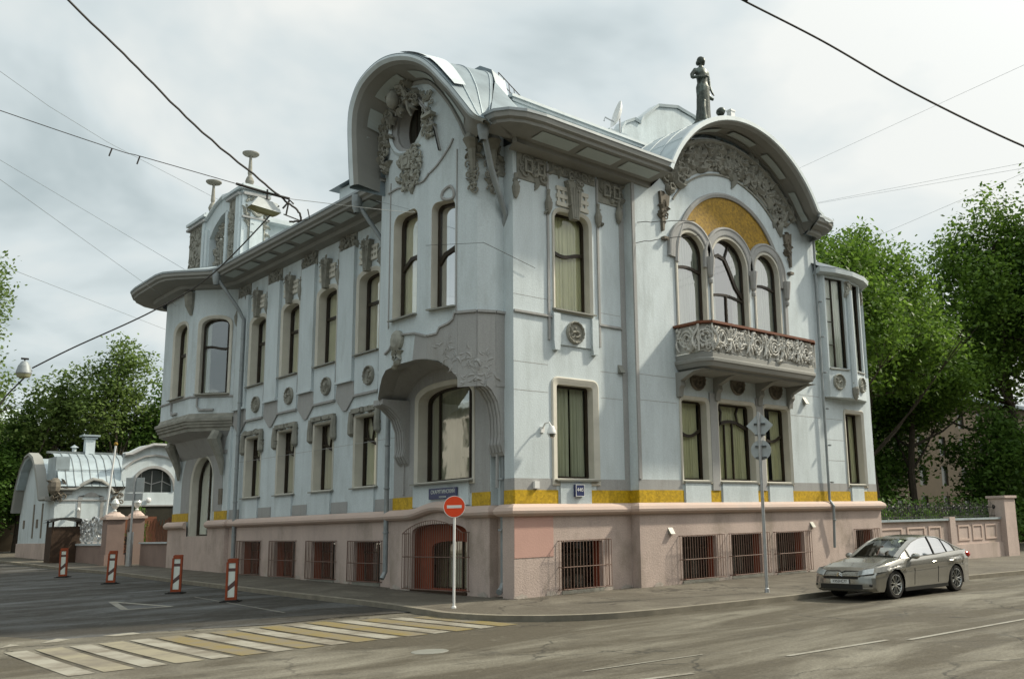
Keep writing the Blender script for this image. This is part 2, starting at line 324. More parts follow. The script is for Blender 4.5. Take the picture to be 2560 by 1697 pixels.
def make_window(fr, o, parent, rec=.3, sur=.0, mun=(), fw=.07, curt='curt', glass='glass', surm='cream', sill=True, gap=0.0, apron=None, surd=.03, sillw=.12, sd=.14):
    L0 = loop(o); L1 = loop(o, -fw)
    f = MB(); ring(f, fr, L0, L1, -rec + .06, -rec + .06); ring(f, fr, L1, L1, -rec + .06, -rec - .02)
    for pts, w in mun: bar(f, fr, pts, w, -rec - .02, -rec + .05)
    w = f.build('window', 'frame', parent)
    gl = MB(); fillpoly(gl, fr, loop(o, -fw * .8), -rec); gl.build('glass', glass, w)
    c = MB(); a0, a1 = o['u0'] + .02, o['u1'] - .02; n = 56; h0, h1 = o['z0'], o['z1']
    if curt == 'curt' and gap == 0 and rngc.random() < .3: gap = rngc.uniform(.1, .3)
    seg = [(a0, a1)] if gap == 0 else [(a0, a0 + (a1 - a0) * (.5 - gap / 2)), (a1 - (a1 - a0) * (.5 - gap / 2), a1)]
    for s0, s1 in seg:
        us = [s0 + (s1 - s0) * i / n for i in range(n + 1)]; dd = [-rec - .09 + .035 * math.sin(u * 41) + .02 * math.sin(u * 97 + 1) for u in us]
        c.strip([fr(u, h0, d) for u, d in zip(us, dd)], [fr(u, h1, d * .5 + (-rec - .12) * .5) for u, d in zip(us, dd)])
    c.build('curtain', rngc.choice(['curt', 'curt', 'curt2', 'curt3']) if curt == 'curt' else curt, w)
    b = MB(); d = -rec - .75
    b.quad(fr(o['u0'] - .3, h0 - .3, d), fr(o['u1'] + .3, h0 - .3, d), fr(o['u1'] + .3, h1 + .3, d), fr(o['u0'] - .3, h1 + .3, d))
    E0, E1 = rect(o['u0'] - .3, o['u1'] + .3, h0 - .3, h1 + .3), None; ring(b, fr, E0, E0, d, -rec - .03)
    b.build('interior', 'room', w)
    if surm:
        s = MB(); A = loop(o, sur); k = surd
        if sur > 0:
            B = loop(o, sur * .45); ring(s, fr, A, A, 0, k); ring(s, fr, A, loop(o, sur * .8), k, k + .02); ring(s, fr, loop(o, sur * .8), B, k + .02, k); ring(s, fr, B, L0, k, 0)
        Lr = loop(o, -.006); ring(s, fr, L0, Lr, .001, .001); ring(s, fr, Lr, Lr, 0.001, -rec + .05); s.build('surround', surm, w)
    if sill:
        q = MB(); a, b_ = o['u0'] - sillw, o['u1'] + sillw; z = o['z0']
        q.add([fr(a, z - .06, 0), fr(b_, z - .06, 0), fr(b_, z - .08, sd), fr(a, z - .08, sd), fr(a, z, -rec + .06), fr(b_, z, -rec + .06), fr(b_, z - .035, sd), fr(a, z - .035, sd)],
              [(0, 1, 2, 3), (4, 5, 6, 7), (2, 3, 7, 6), (0, 3, 7, 4), (1, 2, 6, 5)]); q.build('sill', 'sill', w)
    return w
def textmesh(txt, size, name='lettering', extr=.003):
    cu = bpy.data.curves.new('t', 'FONT'); cu.body = txt; cu.size = size; cu.align_x = 'CENTER'; cu.align_y = 'CENTER'; cu.extrude = extr
    o = bpy.data.objects.new('t', cu); S.collection.objects.link(o); dg = bpy.context.evaluated_depsgraph_get(); me = bpy.data.meshes.new_from_object(o.evaluated_get(dg)); bpy.data.objects.remove(o); me.name = name
    return me
def pieces(name, m, parent, fr, items):
    for it in items:
        b = MB(); slab(b, fr, it[0], it[1], it[2], it[3] if len(it) > 3 else ()); b.build(name, m, parent)
def text_on(fr, u, z, d, txt, size, m, parent, sx=1., name='lettering', flip=False):
    me = textmesh(txt, size, name); me.materials.clear(); me.materials.append(M[m]); o = bpy.data.objects.new(name, me); S.collection.objects.link(o)
    U = fr.u * (-1 if flip else 1) * sx; p = fr(u, z, d)
    mw = Matrix(((U.x, 0, fr.n.x, p.x), (U.y, 0, fr.n.y, p.y), (0, 1, 0, p.z), (0, 0, 0, 1)))
    me.transform(mw); o.parent = parent; return o
# ================================================================ MANSION
man = empty('mansion', (0, 0, 0)); tag(man, 'pale blue art nouveau mansion with arched grey roof hoods and pink basement, on the corner', 'mansion')
FA = F((0, 0), (1, 0), (0, -1)); FB = F((0, -.35), (1, 0), (0, -1)); FM = F((.3, 0), (0, 1), (-1, 0)); FT = F((0, 0), (0, 1), (-1, 0)); FK = F((.2, 0), (0, 1), (-1, 0))
def O(u0, u1, z0, z1, k='rnd', r=.12, h=.3): return dict(u0=u0, u1=u1, z0=z0, z1=z1, k=k, r=r, h=h)
# ---- plinth with basement openings
pl = MB(); bas = []
def basement(fr, u0, u1, d, outer, hs, cage=True, rec=.45):
    wall(pl, fr, outer, [loop(h) for h in hs], rec, d)
bA = [O(1.58, 3.08, .12, 1.42, r=.02)]; bB = [O(6.05, 7.65, .12, 1.42, r=.02), O(8.39, 9.97, .12, 1.42, r=.02), O(10.77, 12.38, .08, 1.41, r=.02), O(15.75, 16.92, .1, 1.38, r=.02)]
rp_ = random.Random(3)
for fr_, d_, us_ in ((FA, .055, (.2, 1.2, 3.3, 4.0)), (FB, .055, (5.0, 7.8, 8.2, 10.3, 12.8, 15)), (FM, .135, (9.3, 9.9, 12.2, 12.9, 15.4, 18.6)), (FT, .055, (1.3, 5.2, 5.8))):
    for u_ in us_:
        k_ = [(u_ + rp_.uniform(.12, .3) * math.cos(a_), .1 + g(0, u_ if fr_ in (FM, FT) else 0) - .04 + rp_.uniform(.04, .10) * math.sin(a_)) for a_ in [i * .57 for i in range(11)]]
        b_ = MB(); fillpoly(b_, fr_, k_, d_ + .004); b_.build('peeled_patch', 'peel', man)
wall(pl, FA, rect(-.04, 4.26, -.6, 2.18), [loop(h) for h in bA], .45, .04); wall(pl, FB, rect(4.26, 17.64, -.8, 2.18), [loop(h) for h in bB], .45, .04)
wall(pl, F((4.3, -.39), (0, 1), (-1, 0)), rect(0, .35, -.6, 2.18), [], .1, .04)
wall(pl, F((17.6, -.39), (0, 1), (1, 0)), rect(0, 13, -.9, 2.18), [], .1, .04)
bM = [O(7.15 + 3.02 * k, 8.88 + 3.02 * k, .22 + .012 * k, 1.50 + .015 * k, r=.02) for k in range(4)]
wall(pl, FM, rect(6.06, 19.3, -.5, 2.18), [loop(h) for h in bM], .5, .12)
bT = [O(2.1, 4.95, .12, 2.0, 'seg', h=.28)]
wall(pl, FT, rect(1.04, 6.16, -.5, 2.42), [loop(h) for h in bT], .55, .04)
for (p, q) in (((-.04, 6.16), (.18, 6.16)), ((-.04, 1.04), (.25, 1.04)), ((-.04, .46), (.25, .46)), ((.0, 19.3), (.18, 19.3))):
    pl.quad((p[0], p[1], -.6), (q[0], q[1], -.6), (q[0], q[1], 2.18), (p[0], p[1], 2.18))
wall(pl, FT, rect(-.04, .46, -.6, 2.18), [], .1, .04); wall(pl, F((.25, 0), (0, 1), (-1, 0)), rect(.46, 1.04, -.6, 2.18), [], .1, 0)
wK = O(21.3, 23.75, 1.8, 5.2, 'arch'); wall(pl, FK, [(19.3, -.5), (26.1, -.5), (26.1, 2.18), (23.75, 2.18), (23.75, 1.8), (21.3, 1.8), (21.3, 2.18), (19.3, 2.18)], [], .3, .14)
pl.build('plinth', 'pink', man)
bm_ = MB(); slab(bm_, FA, rect(-.04, 1.28, 1.05, 2.15), .04, .052); bm_.build('repainted_patch', 'pinkr', man, label='fresh salmon pink repaint patch at the corner of the basement wall')
cp = MB(); prof = [(0, 2.12), (.10, 2.14), (.17, 2.2), (.19, 2.27), (.15, 2.36), (.04, 2.44), (0, 2.45)]
path = [(.04, 6.16), (-.0, 6.16), (0, 5.0)]
def arcz(i): return 0
sweep_plan(cp, [(.06, 26.2), (.06, 23.8)], prof); sweep_plan(cp, [(.06, 21.25), (.06, 19.3), (.18, 19.3), (.18, 6.16), (-.04, 6.16), (-.04, 5.2)], prof)
hp = [(-.04, 5.2 - .2 * i) for i in range(18)]
sweep_plan(cp, hp + [(-.04, 1.04), (.25, 1.04), (.25, .46), (-.04, .46), (-.04, -.04), (4.26, -.04), (4.26, -.39), (17.6, -.39), (17.6, 13)], prof, 1, lambda i: .2 * math.sin(math.pi * i / 17) ** 2 if i < 18 else 0)
cp.build('plinth_cornice', 'pinkl', man, True)
# basement windows: pane, red reveal, cage
def basement_window(fr, o, d, rec=.42, arch=False, side=1, cage=.24, red=True):
    w = MB(); L0 = loop(o); L1 = loop(o, -.05); cu = (o['u0'] + o['u1']) / 2
    ring(w, fr, L0, L1, d - rec + .03, d - rec + .03)
    for t in ((.5,) if not arch else (.36, .64)): u = o['u0'] + (o['u1'] - o['u0']) * t; bar(w, fr, [(u, o['z0']), (u, o['z1'] - (.1 if not arch else .35))], .05, d - rec, d - rec + .04)
    if not arch: bar(w, fr, [(o['u0'], o['z1'] - .35), (o['u1'], o['z1'] - .35)], .04, d - rec, d - rec + .04)
    wo = w.build('basement_window', 'frame', man)
    gl = MB(); fillpoly(gl, fr, L0, d - rec); gl.build('glass', 'glass', wo)
    b = MB(); fillpoly(b, fr, L0, d - rec - .25); b.build('blind', 'curt' if arch else 'room', wo)
    rv = MB(); ring(rv, fr, loop(o, -.003), loop(o, -.003), d - .12, d - rec + .03); rv.build('reveal', 'terra' if red else 'wood', wo)
    if cage:
        c = MB(); g1 = .13; a0, a1, z0, z1 = o['u0'] - g1, o['u1'] + g1, o['z0'] + .02, o['z1'] + (.03 if not arch else .1); D = d + cage; n = max(10, int((a1 - a0) / .115)); r = .009
        def zt(u): return z1 if not arch else z1 - .36 + .36 * math.sin(math.pi * min(1, max(0, (u - a0) / (a1 - a0)))) ** .8
        for i in range(n + 1): u = a0 + (a1 - a0) * i / n; c.tube([fr(u, z0, D), fr(u, zt(u), D)], r, 4)
        for dd in (d + .04, d + .14):
            for u in (a0, a1): c.tube([fr(u, z0, dd), fr(u, zt(u), dd)], r, 4)
        for z in (z0 + .02, (z0 + z1) / 2 - .05):
            c.tube([fr(a0, z, d), fr(a0, z, D), fr(a1, z, D), fr(a1, z, d)], .014, 4)
        us = [a0 + (a1 - a0) * i / 12 for i in range(13)]; c.tube([fr(a0, zt(a0), d)] + [fr(u, zt(u), D) for u in us] + [fr(a1, zt(a1), d)], .014, 4)
        c.build('window_grille', 'bars', wo)
        # stone ledge under the cage
    s = MB(); slab(s, fr, rect(o['u0'] - .02, o['u1'] + .02, o['z0'] - .1, o['z0']), d - rec, d + .03); s.build('ledge', 'wood' if arch else 'orn', wo)
for o in bA: basement_window(FA, o, .04)
for o in bB: basement_window(FB, o, .04)
for o in bM: basement_window(FM, o, .12, cage=.16)
basement_window(FT, bT[0], .04, arch=True, rec=.62)
pieces('red_surround', 'terra', man, FT, [(loop(bT[0], -.01), -.34, -.26, [loop(O(2.2, 4.3, .16, 1.5, 'seg', h=.2))])])
# ---- ground / upper walls
wa = MB(); wAl = O(1.5, 2.88, 3.14, 5.78, r=.1); wAu = O(1.5, 2.84, 7.95, 10.88, r=.28)
wall(wa, FA, rect(0, 4.3, 2.4, 12.5), [loop(wAl), loop(wAu)], .3)
wall(wa, FT, rect(0, .42, 2.4, 12.5), [], .3)
G1, G2, G3, GC = O(6.3, 7.5, 3.14, 5.66, r=.14), O(8.07, 9.93, 3.14, 5.68, r=.14), O(10.52, 11.9, 3.12, 5.68, r=.14), O(15.62, 16.75, 3.1, 5.8, r=.05)
U1, U2, U3 = O(6.32, 7.68, 7.15, 11.2, 'arch'), O(8.02, 9.9, 7.15, 11.36, 'arch'), O(10.38, 11.75, 7.15, 11.2, 'arch')
ws = O(5.8, 6.2, 5, 6)
big = [(4.3, 2.4), (17.5, 2.4), (17.5, 7.3), (14.15, 7.3), (14.15, 12.5), (13.35, 12.5)] + [(9.1 + 4.85 * math.cos(R(a)), 10.1 + 4.85 * math.sin(R(a))) for a in range(32, 150, 5)] + [(4.9, 12.5), (4.3, 12.5)]
wall(wa, FB, big, [loop(x) for x in (G1, G2, G3, GC, U1, U2, U3)], .32)
wall(wa, F((4.3, -.35), (0, 1), (-1, 0)), rect(0, .35, 2.4, 12.5), [], .1)
wall(wa, F((17.5, -.35), (0, 1), (1, 0)), rect(0, 12, 2.4, 11.2), [], .1)
wall(wa, F((14.15, -.35), (0, 1), (1, 0)), rect(0, 3, 7, 12.7), [], .1)
mw = [O(7.72 + 3.02 * k, 9.18 + 3.02 * k, 3.3, 5.66, r=.06) for k in range(4)]; mu = [O(7.76 + 3.02 * k, 9.16 + 3.02 * k, 7.84, 10.62, 'seg', h=.26) for k in range(4)]
wall(wa, FM, rect(5.7, 19.7, 2.4, 12.5), [loop(x) for x in mw + mu], .36)
bigw = O(1.92, 4.75, 3.22, 6.0, 'seg', h=.42)
wall(wa, FT, rect(1.04, 6.1, 2.4, 6.6), [loop(bigw)], .4); wall(wa, F((.25, 0), (0, 1), (-1, 0)), rect(.42, 1.06, 2.4, 12.5), [], .1)
for y in (6.1, 1.05, .42): wa.quad((0, y, 2.4), (.3, y, 2.4), (.3, y, 6.6 if y > 1.1 else (6.6 if y > 1 else 12.5)), (0, y, 6.6 if y > 1.1 else (6.6 if y > 1 else 12.5)))
wall(wa, FK, [(19.65, 2.18), (21.3, 2.18), (21.3, 1.8), (23.75, 1.8), (23.75, 2.18), (26, 2.18), (26, 6.6), (19.65, 6.6)], [[(u, z) for u, z in loop(wK)][2:] + [(21.32, 1.82), (23.73, 1.82)]] if 0 else [], .3) if 0 else None
lk = loop(wK); wall(wa, FK, [(19.65, 2.18), (21.3, 2.18)] + [p for p in reversed(lk[2:])] + [(23.75, 2.18), (26, 2.18), (26, 6.6), (19.65, 6.6)], [], .3)
wa.strip([FK(u, z, 0) for u, z in lk[1:] + lk[:1]], [FK(u, z, -.35) for u, z in lk[1:] + lk[:1]])
wa.quad((.2, 19.65, 2.1), (.3, 19.65, 2.1), (.3, 19.65, 6.6), (.2, 19.65, 6.6))
for a, b, h in (((17.5, 11.6), (9, 11.6), 11.2), ((9, 11.6), (9, 26), 12.6), ((9, 26), (.2, 26), 12.6)): wa.quad((*a, -.8), (*b, -.8), (*b, h), (*a, h))
wa.build('facade_wall', 'blue', man)
# shallow scored joints on the render
def jbar(fr, pts, w):
    b = MB(); bar(b, fr, pts, w, -.01, .003); b.build('render_joint', 'gray', man)
for z, segs in ((3.95, 0), (4.72, 0), (5.5, 0), (6.28, 0)):
    for fr, us in ((FA, ((.0, 1.2), (3.2, 4.06))), (FB, ((4.32, 6.1), (12.1, 13.9), (14.2, 15.4)))):
        if z < 5: us = us[-1:] if fr is FB else ()
        for a, b in us: jbar(fr, [(a, z), (b, z)], .016)
jbar(FA, [(0, 8.15), (1.38, 8.15)], .014); jbar(FA, [(3.2, 8.05), (4.05, 8.05)], .014); jbar(FM, [(6.1, 4.75), (19.2, 4.75)], .014)
# ---- grey dado, aprons, tile band
pieces('grey_dado', 'gray', man, FA, [(rect(0, 1.45, 2.82, 3.13), 0, .012), (rect(2.95, 4.09, 2.82, 3.13), 0, .012), (rect(4.09, 4.3, 2.82, 12.0), 0, .014)])
pieces('grey_dado', 'gray', man, FB, [(rect(4.3, 6.2, 2.82, 3.13), 0, .012), (rect(12.0, 15.55, 2.82, 3.11), 0, .012), (rect(16.85, 17.5, 2.82, 3.11), 0, .012), (rect(7.62, 7.98, 2.82, 5.95), 0, .05), (rect(10.04, 10.42, 2.82, 5.95), 0, .05)])
fillw = loop(bigw, .16); pieces('grey_dado', 'gray', man, FT, [(rect(0, .42, 2.82, 3.13), 0, .012), ([(1.06, 2.82), (6.08, 2.82), (6.08, 6.55), (1.06, 6.55)], 0, .012, [[(p[0], max(p[1], 2.84)) for p in fillw]])])
pieces('grey_dado', 'gray', man, FM, [(rect(max(6.12, 9.6 + 3.02 * k), 10.4 + 3.02 * k + .35, 2.46, 2.84), 0, .02) for k in range(-1, 4)])
da = MB()
arch_o = arc((22.6, 3.9), 2.35, 2.25, 0, 180, 20); slab(da, FK, [(24.95, 2.82)] + arch_o + [(20.25, 2.82), (21.1, 2.82)] + [p for p in reversed([(22.52 + 1.35 * math.cos(R(a)), 3.95 + 1.38 * math.sin(R(a))) for a in range(0, 181, 12)])] + [(23.9, 2.82)], 0, .03)
da.build('grey_dado', 'gray', man)
tb = [(FA, 0, 1.5), (FA, 2.74, 4.3), (FB, 4.3, 6.25), (FB, 7.52, 8.03), (FB, 9.95, 10.5), (FB, 11.93, 15.6), (FB, 16.55, 17.5), (FT, 0, .42), (FT, 1.04, 1.9), (FT, 4.95, 6.12), (FK, 19.65, 21.0), (FK, 24.0, 26.0), (F((4.3, -.35), (0, 1), (-1, 0)), 0, .35)]
for fr, a, b in tb:
    t = MB(); slab(t, fr, rect(a, b, 2.44, 2.82), 0, .02); t.build('tile_band', 'yellow', man)
for fr, a, b, z0, z1 in ((FA, 1.56, 2.7, 2.42, 3.07), (FB, 6.3, 7.48, 2.42, 3.06), (FB, 8.08, 9.9, 2.42, 3.06), (FB, 10.55, 11.88, 2.42, 3.05), (FB, 15.66, 16.5, 2.42, 3.04), (FT, 2.0, 4.9, 2.5, 3.14)): pieces('window_apron', 'blue', man, fr, [(rect(a, b, z0, z1), 0, .06)])
pieces('window_apron', 'blue', man, FM, [(rect(7.75 + 3.02 * k, 9.15 + 3.02 * k, 2.42, 3.24), 0, .07) for k in range(4)])
# ---- windows
def wv(o, z, a=.06, n=12, ph=0.): return [(o['u0'] + (o['u1'] - o['u0']) * i / n, z + a * math.sin(2 * math.pi * i / n + ph)) for i in range(n + 1)]
cu = lambda o, t: o['u0'] + (o['u1'] - o['u0']) * t
make_window(FA, wAl, man, .3, .2, [([(cu(wAl, .5), 3.14), (cu(wAl, .5), 5.7)], .0)], apron=1)
make_window(FA, wAu, man, .3, .1, [(wv(wAu, 9.68, .07, ph=2.2), .1)], sd=.16)
def sag(o, z, h, n=12): return [(cu(o, i / n), z - h * math.sin(math.pi * i / n)) for i in range(n + 1)]
make_window(FB, G1, man, .32, .12, [(sag(G1, 4.78, .24), .09)], sillw=.06, sd=.1)
a0, a1 = G2['u0'], G2['u1']
make_window(FB, G2, man, .32, .12, [(sag(G2, 4.86, -.26), .1), ([(cu(G2, .33), 3.14), (cu(G2, .33), 5.0)], .045), ([(cu(G2, .55), 3.14), (cu(G2, .55), 5.05)], .045), ([(cu(G2, .18), 5.68), (cu(G2, .26), 5.4), (cu(G2, .22), 5.0)], .06), ([(cu(G2, .76), 5.68), (cu(G2, .68), 5.4), (cu(G2, .72), 5.05)], .06)], sillw=.06, sd=.1)
make_window(FB, G3, man, .32, .12, [(sag(G3, 4.78, .24), .09)], sillw=.06, sd=.1)
make_window(FB, GC, man, .32, .14, [([(cu(GC, .5), 3.1), (cu(GC, .5), 5.8)], .05)], sillw=.05, sd=.1)
make_window(FB, U1, man, .2, .0, [(sag(U1, 9.95, -.12), .09)], sill=False, curt='curtw', glass='mirror')
make_window(FB, U2, man, .2, .0, [(sag(U2, 9.3, -.12), .08), ([(cu(U2, .5), 7.15), (cu(U2, .5), 9.38)], .06), (smooth_pts := [(cu(U2, .02), 10.25), (cu(U2, .12), 10.62), (cu(U2, .32), 10.78), (cu(U2, .5), 10.7), (cu(U2, .64), 10.3), (cu(U2, .78), 9.8), (cu(U2, .97), 9.45)], .13), ([(cu(U2, .2), 10.7), (cu(U2, .16), 11.0)], .07), ([(cu(U2, .5), 10.7), (cu(U2, .62), 11.2)], .06)], sill=False, curt='curtw', gap=.5, glass='mirror')
make_window(FB, U3, man, .2, .0, [(sag(U3, 9.95, -.12), .09)], sill=False, glass='mirror', curt='curtw')
for o in mw: make_window(FM, o, man, .36, .06, [([(cu(o, 0), 4.72), (cu(o, .25), 4.62), (cu(o, .6), 4.78), (cu(o, .8), 4.92), (cu(o, 1), 4.95)], .07), ([(cu(o, .62), 4.75), (cu(o, .55), 5.2), (cu(o, .66), 5.66)], .03), ([(cu(o, .8), 4.85), (cu(o, .88), 5.3), (cu(o, .84), 5.66)], .03)], sd=.14, fw=.055)
for o in mu: make_window(FM, o, man, .36, .14, [([(cu(o, 0), 9.6), (cu(o, 1), 9.6)], .1)], sd=.16)
make_window(FT, bigw, man, .4, .15, [([(cu(bigw, .22), 3.22), (cu(bigw, .22), 5.9)], .06), ([(cu(bigw, .78), 3.22), (cu(bigw, .78), 5.9)], .06)], sd=.2, curt='olived')
make_window(FK, wK, man, .35, .12, [([(cu(wK, .5), 1.8), (cu(wK, .5), 4.9)], .08)], sd=.12, curt='curtw')
# ---- pilaster strips, strings, panels on the right-hand facade
pieces('string_moulding', 'gray', man, FA, [(rect(0, 1.42, 7.64, 7.7), 0, .07), (rect(3.15, 4.08, 7.64, 7.7), 0, .07), (rect(1.205, 1.275, 7.0, 12.2), 0, .05), (rect(3.145, 3.215, 7.0, 12.2), 0, .05)])
pieces('string_moulding', 'gray', man, FB, [(rect(4.3, 4.42, 3.14, 12.3), 0, .05)])
pn = MB(); slab(pn, FA, rect(1.46, 2.92, 6.9, 7.78), 0, .05)
for s in (1.46, 2.92): slab(pn, FA, [(s - .09, 6.72), (s + .09, 6.72), (s + .12, 7.0), (s + .12, 7.78), (s - .12, 7.78), (s - .12, 7.0)], .0, .13)
pn.build('sill_panel', 'blue', man); roundel(F((0, -.05), (1, 0), (0, -1)), 2.17, 7.3, .33, man)
def grid_panel(fr, c, w, z0, z1, parent=man):
    m = MB(); h = (z1 - z0) / 5
    for i in range(3): slab(m, fr, rect(c - w, c + w, z0 + i * 2 * h, z0 + (i * 2 + 1) * h), 0, .07)
    for i in range(2):
        for k in range(7): u = c - w + (k + .5) * 2 * w / 7; slab(m, fr, rect(u - .04, u + .04, z0 + (2 * i + 1) * h, z0 + (2 * i + 2) * h), 0, .055)
    m.build('grid_panel', 'cream', parent)
    q = MB(); slab(q, fr, [(c - .12, z0 - .35), (c + .12, z0 - .35), (c + .17, z0 + .1), (c + .22, z1 - .1), (c + .3, z1 + .2), (c - .3, z1 + .2), (c - .22, z1 - .1), (c - .17, z0 + .1)], .0, .2)
    relief(q, fr, lambda a, b: (c + (a - .5) * .55, z1 - .15 + b * .4), 10, .14, .25, 'sslb', 5); relief(q, fr, lambda a, b: (c + (a - .5) * .25, z0 - .3 + b * .9), 6, .08, .22, 'lb', 6)
    for a in (-.07, 0, .07): q.tube([fr(c + a, z0 - .3, .2), fr(c + a * 1.6, z1, .22)], .018, 5)
    q.build('console', 'orn', parent)
grid_panel(FA, 2.18, .62, 11.02, 11.62)
def drop(fr, u, z, parent=man, s=1.):
    m = MB(); m.lathe(fr(u, z, .07), (0, 0, 1), [(.001, -.45 * s), (.06 * s, -.38 * s), (.13 * s, -.2 * s), (.15 * s, 0), (.1 * s, .14 * s), (.05 * s, .3 * s), (.07 * s, .5 * s)], 8); relief(m, fr, lambda a, b: (u + (a - .5) * .22 * s, z - .35 * s + b * .7 * s), 7, .08 * s, .14, 'sl', int(u * 7)); m.build('pendant_ornament', 'orn', parent, True)
for u, z in ((1.24, 11.0), (3.18, 11.0), (.06, 11.2), (4.05, 11.3)): drop(FA, u, z, s=.8)
def frieze(fr, u0, u1, z0, z1, parent=man, m='orn', n=None, s=.2, d=.06, back=True, seed=1, name='frieze_relief'):
    b = MB()
    if back: slab(b, fr, rect(u0, u1, z0, z1), 0, .035)
    n = n or int((u1 - u0) * (z1 - z0) / (s * s) * 1.1)
    relief(b, fr, lambda a, c: (u0 + s * .6 + a * (u1 - u0 - 1.2 * s), z0 + s * .6 + c * (z1 - z0 - 1.2 * s)), n, s, d, 'sslbr', seed); b.build(name, m, parent, True)
frieze(FA, .14, 1.2, 11.5, 12.28, seed=2); frieze(FA, 3.22, 4.26, 11.5, 12.28, seed=3); frieze(FA, 1.28, 3.1, 11.95, 12.28, seed=4, s=.16)
# shield like block frames on the frieze
for fr, us, z in ((FA, (.5, .95, 3.55, 3.95), 11.92),):
    m = MB()
    for u in us: m = MB(); ring(m, fr, rect(u - .14, u + .14, z - .2, z + .2), rect(u - .08, u + .08, z - .14, z + .14), .12, .07); slab(m, fr, rect(u - .14, u + .14, z - .2, z + .2), 0, .12, [rect(u - .08, u + .08, z - .14, z + .14)]); m.build('frieze_block', 'orn', man)
# ---- the big arch of the projecting bay
c9 = (9.1, 10.1)
ar = MB(); sweep_arch(ar, FB, arc(c9, 2.9, 2.9, 0, 180, 48) , [(0, -.1), (0, .07), (-.07, .11), (-.16, .07), (-.16, 0)])
bar(ar, FB, [(12.08, 10.1), (12.08, 3.1 + 4.9)], .16, 0, .09); ar.build('arch_moulding', 'gray', man, True)
gp = MB(); fillpoly(gp, FB, [(6.2, 10.1)] + [(9.1 - 2.9 * math.cos(R(a)), 10.1 + 2.9 * math.sin(R(a))) for a in range(0, 181, 5)], .004) if 0 else None
tym = [(9.1 + 2.88 * math.cos(R(a)), 10.1 + 2.88 * math.sin(R(a))) for a in range(0, 181, 5)]
slab(gp, FB, tym, 0, .012, [loop(U1, .04), loop(U2, .04), loop(U3, .04)]) if 0 else None
def lowcut(l, z): return [(u, max(q, z)) for u, q in l]
# mosaic lunette above the three arched windows
lun = [(9.1 + 2.88 * math.cos(R(a)), 10.1 + 2.88 * math.sin(R(a))) for a in range(8, 173, 5)]
low = [(6.25, 10.5)] + [(7.0 + .8 * math.cos(R(a)), 10.55 + .8 * math.sin(R(a))) for a in range(150, 19, -12)] + [(8.96 + 1.02 * math.cos(R(a)), 10.45 + 1.08 * math.sin(R(a))) for a in range(160, 19, -10)] + [(11.06 + .8 * math.cos(R(a)), 10.55 + .8 * math.sin(R(a))) for a in range(160, 29, -12)]
slab(gp, FB, lun + low, 0, .014); gp.build('mosaic_lunette', 'gold', man)
for o, rr in ((U1, .68), (U2, .94), (U3, .69)):
    av = MB(); cc = ((o['u0'] + o['u1']) / 2, o['z1'] - rr)
    pts = [(cc[0] + rr + .06, cc[1] - .3)] + arc(cc, rr + .04, rr + .04, 0, 180, 28) + [(cc[0] - rr - .06, cc[1] - .3)]
    sweep_arch(av, FB, pts, [(.06, -.0), (.06, .07), (.1, .09), (.26, .09), (.3, .12), (.36, .1), (.38, .015)]); av.build('archivolt', 'gray', man, True)
for o, rr in ((U1, .68), (U2, .94), (U3, .69)):
    cv = MB(); cc = ((o['u0'] + o['u1']) / 2, o['z1'] - rr); pts = [(cc[0] + rr, 7.2)] + arc(cc, rr, rr, 0, 180, 24) + [(cc[0] - rr, 7.2)]
    sweep_arch(cv, FB, pts, [(.0, -.15), (.0, .05), (.07, .06), (.1, .03)]); cv.build('window_architrave', 'cream', man, True)
for u, z in ((7.85, 9.75), (10.14, 9.65), (12.1, 9.6)):
    m = MB(); m.lathe(FB(u, z, .12), (0, 0, 1), [(.001, -.16), (.07, -.12), (.08, -.02), (.05, .05), (.1, .14), (.16, .6), (.17, .75)], 8); m.build('pendant_drop', 'gray', man, True)
fz = MB(); A = arc(c9, 4.75, 4.75, 38, 142, 40); B_ = arc(c9, 3.66, 3.66, 38, 142, 40); fz.strip([FB(u, z, .03) for u, z in A], [FB(u, z, .03) for u, z in B_])
relief(fz, FB, lambda a, b: (9.1 + (3.78 + .85 * b) * math.cos(R(38 + 104 * a)), 10.1 + (3.78 + .85 * b) * math.sin(R(38 + 104 * a))), 250, .27, .10, 'slllbs', 11)
fz.build('arch_relief', 'orn', man, True, label='carved foliage relief arching under the large roof hood')
fm = MB(); sweep_arch(fm, FB, arc(c9, 4.75, 4.75, 36, 144, 40), [(0, 0), (0, .16), (-.1, .2), (-.16, .1), (-.2, 0)][::-1]); sweep_arch(fm, FB, arc(c9, 3.58, 3.58, 36, 144, 40), [(0, .0), (0, .05), (-.06, .05), (-.06, 0)]); fm.build('relief_border', 'orn', man, True)
for sx, u in ((1, 5.75), (-1, 12.45)):
    m = MB(); slab(m, FB, [(u - .2 * sx, 12.3), (u + .25 * sx, 12.2), (u + .2 * sx, 11.9), (u + .02 * sx, 11.5), (u - .05 * sx, 11.0), (u - .12 * sx, 11.0), (u - .14 * sx, 11.6), (u - .16 * sx, 11.9)], 0, .1); m.box(FB(u - .02 * sx, 10.75, .08), (.22, .16, .09)); relief(m, FB, lambda a, b: (u + .02 + (a - .5) * .3 * (.3 + b), 11.1 + b * 1.1), 14, .12, .12, 'sl', 91); m.build('scroll_bracket', 'ornd', man)
